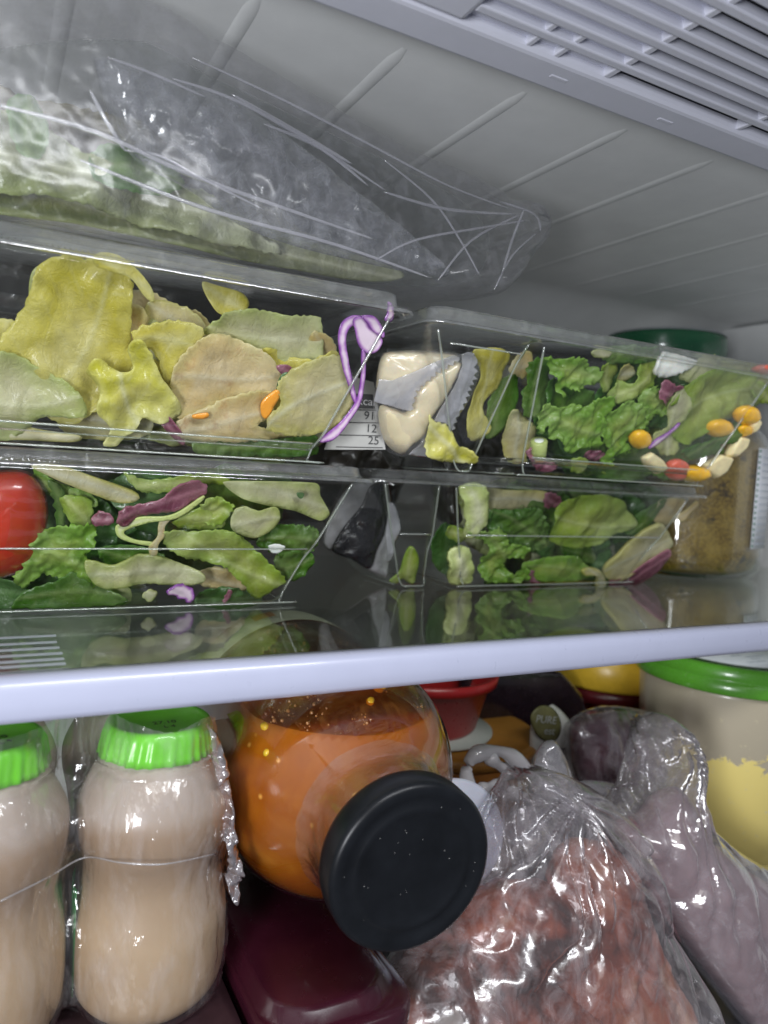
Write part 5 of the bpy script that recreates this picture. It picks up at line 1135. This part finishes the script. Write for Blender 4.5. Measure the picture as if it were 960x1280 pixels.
# ---- tub with green lid
tg = thing('green_lid_tub', 'translucent round tub with a green lid and yellow food at the right', 'tub')
tcx, tcy = 51.6, 10.9
def tubmat():
    m, nt, out = new('tub_wall_smeared'); v = coords(nt); z = N(nt, 'ShaderNodeSeparateXYZ'); nt.links.new(v, z.inputs[0])
    f = mathn(nt, 'ADD', z.outputs[2], mathn(nt, 'MULTIPLY', mathn(nt, 'SUBTRACT', noise(nt, v, .45, 6, .65, .6), .5), 9.0))
    yl = mathn(nt, 'MULTIPLY', mathn(nt, 'SUBTRACT', -11.4, f), 3, True)
    c = mixc(nt, yl, (.50, .44, .32), (.95, .78, .26))
    c = mixc(nt, mathn(nt, 'MULTIPLY', mathn(nt, 'SUBTRACT', noise(nt, v, 1.4, 5, .7), .62, True), 9, True), c, (.75, .68, .45))
    b = N(nt, 'ShaderNodeBsdfPrincipled'); nt.links.new(c, b.inputs['Base Color']); b.inputs['Roughness'].default_value = .4; b.inputs['Coat Weight'].default_value = .5
    b.inputs['Coat Roughness'].default_value = .15; nt.links.new(bumpn(nt, yl, .4, .1), b.inputs['Normal'])
    nt.links.new(b.outputs[0], out.inputs[0]); return m
lathe('tub_body', [(0, 0), (0, 5.6), (.4, 6.0), (12.5, 6.75), (13, 6.75), (13, 0)], tubmat(), tg, (tcx, tcy, -19.6), n=72)
M['lime_lid'] = plain('green_lid_plastic', (.10, .34, .03), .28, .06, .6, .03, coat=.3)
lathe('tub_lid', [(0, 6.9), (-.02, 7.15), (.1, 7.22), (.95, 7.22), (1.0, 7.12), (1.08, 7.16), (1.7, 7.12), (1.95, 6.95), (2.0, 6.7), (1.85, 6.5), (1.8, 0)], M['lime_lid'], tg, (tcx, tcy, -6.75), n=96)
lb_ = lathe('lid_label', [(0, 0), (0, 5.9), (.03, 5.9), (.03, 0)], M['whitelabel'], tg, (tcx, tcy, -4.94), n=64)
lathe('label_ring', [(0.0, 5.75), (.02, 5.75), (.02, 5.55), (0, 5.55)], M['ink'], lb_, (tcx, tcy, -4.905), n=64, cap=False)
for k in range(7):
    text3('printed_text', ('hummus fresh', 'keep cool', 'net 500 g', 'best before', '12 10', 'ingredients', 'salt oil')[k], (tcx - 1.5 + (k % 3) * .7, tcy - 4.9 + k * .6, -4.897), (1, 0, 0), (0, 1, 0), .42, M['print'], lb_)

# ---- background objects in the lower compartment
yc = thing('yellow_lid_tub', 'round red tub with a yellow lid at the back under the shelf', 'tub')
ycx, ycy = P(765, 855, 24)[0], 24.5
lathe('tub_body', [(0, 0), (0, 5.4), (11.0, 6.2), (11.0, 0)], plain('red_plastic', (.48, .02, .02), .3, .1), yc, (ycx, ycy, ZF + .02), n=56)
zt_ = P(765, 876, 24.5 - 6.3)[2]
lathe('tub_neck', [(0, 6.0), (.0, 6.25), (1.2, 6.25), (1.2, 6.0)], plain('dark_red_plastic', (.12, .01, .015), .3, .1), yc, (ycx, ycy, zt_ - 1.3), n=56)
lathe('tub_lid', [(0, 6.0), (0, 6.4), (.2, 6.5), (2.6, 6.45), (2.9, 6.2), (2.9, 0)], plain('yellow_plastic', (.75, .47, .04), .3, .08), yc, (ycx, ycy, zt_), n=64)
rt_ = thing('red_tub', 'small red plastic tub with a flared rim behind the orange jar', 'tub')
rcx, rcy = 28.2, 18.2
zr = P(600, 862, 13.6)[2]; zb_ = P(580, 925, 14.5)[2]
lathe('tub_body', [(0, 0), (0, 3.5), (.3, 3.8), (zr - zb_ - .4, 4.6), (zr - zb_ - .3, 5.1), (zr - zb_ + .4, 5.2), (zr - zb_ + .4, 4.9), (.6, 3.6), (.6, 0)], plain('bright_red_plastic', (.42, .018, .02), .3, .08), rt_, (rcx, rcy, zb_), n=56)
wd = thing('white_saucer', 'thin white plastic saucer under the small red tub', 'saucer')
lathe('saucer', [(0, 0), (0, 4.2), (.12, 4.5), (.3, 4.5), (.3, 0)], plain('white_plastic', (.6, .6, .56), .35, .03), wd, (rcx + .4, rcy - .3, zb_ - .35), n=56)
ob = thing('orange_tub', 'amber brown round tub under the white saucer', 'tub')
lathe('tub_body', [(0, 0), (0, 5.6), (8, 6.3), (8.3, 6.3)], plain('amber_plastic', (.45, .17, .03), .35, .1), ob, (rcx + 2.2, rcy - .1, zb_ - 9.0), n=56)
lathe('tub_lid', [(7.7, 6.4), (8.3, 6.6), (8.5, 6.4), (8.6, 6.0), (8.6, 0)], plain('amber_lid', (.50, .22, .04), .35, .15, .4), ob, (rcx + 2.2, rcy - .1, zb_ - 9.0), n=56)
pk = thing('white_packet', 'white printed packet with an oval olive badge behind the knotted bag', 'packet')
pP = (13.0, 0)
blob('packet_body', [(664, 905), (690, 880), (712, 900), (720, 940), (716, 985), (690, 1005), (668, 985), (662, 945)], plain('white_paper', (.58, .56, .52), .45, .05), pP, .0, front=.5, back=.6, tight=.5, parent=pk, step=.2)
blob('olive_badge', [(664, 893), (676, 882), (692, 886), (701, 903), (699, 920), (688, 928), (674, 922), (665, 908)], plain('olive_print', (.13, .12, .045), .45, .25, 2), pP, -.6, front=.12, back=.12, parent=pk, step=.15)
for s, (px, py) in (('PURE', (683, 900)), ('est', (687, 914))):
    text3('printed_text', s, P(px, py, 12.2), (1, -.1, -.15), (0, 0, 1), .75, M['label'], pk)
for s, (px, py) in (('GOUT', (690, 940)), ('1/23', (694, 950))):
    text3('printed_text', s, P(px, py, 12.3), (1, -.1, -.15), (0, 0, 1), .8, M['ink'], pk)
dt = thing('dark_gap_shape', 'added dark shape filling the gap under the shelf beside the yellow lid', 'tray')  # dark shape added to cover the bright back wall under the shelf
blob('tray_body', [(575, 835), (640, 835), (700, 840), (728, 870), (735, 905), (700, 905), (660, 915), (625, 905), (580, 900)], plain('dark_gap_fill', (.02, .012, .018), .25, .3, coat=.3), (19.0, 0), 0, front=.6, back=1.0, tight=.4, parent=dt, step=.25)
rc = thing('red_carton', 'red carton corner low behind the white packet', 'carton')
blob('carton_side', [(690, 960), (716, 940), (745, 960), (745, 1010), (700, 1010)], plain('red_card', (.45, .02, .04), .4, .1), (14.6, 0), 0, front=.5, back=.8, tight=.2, parent=rc, step=.25)
print('tris', sum(len(o.data.loops) - 2 * len(o.data.polygons) for o in bpy.data.objects if o.type == 'MESH'))
print('drops', cnt, 'jar', JC, JL, ja, jd, 'zfill', zfill)
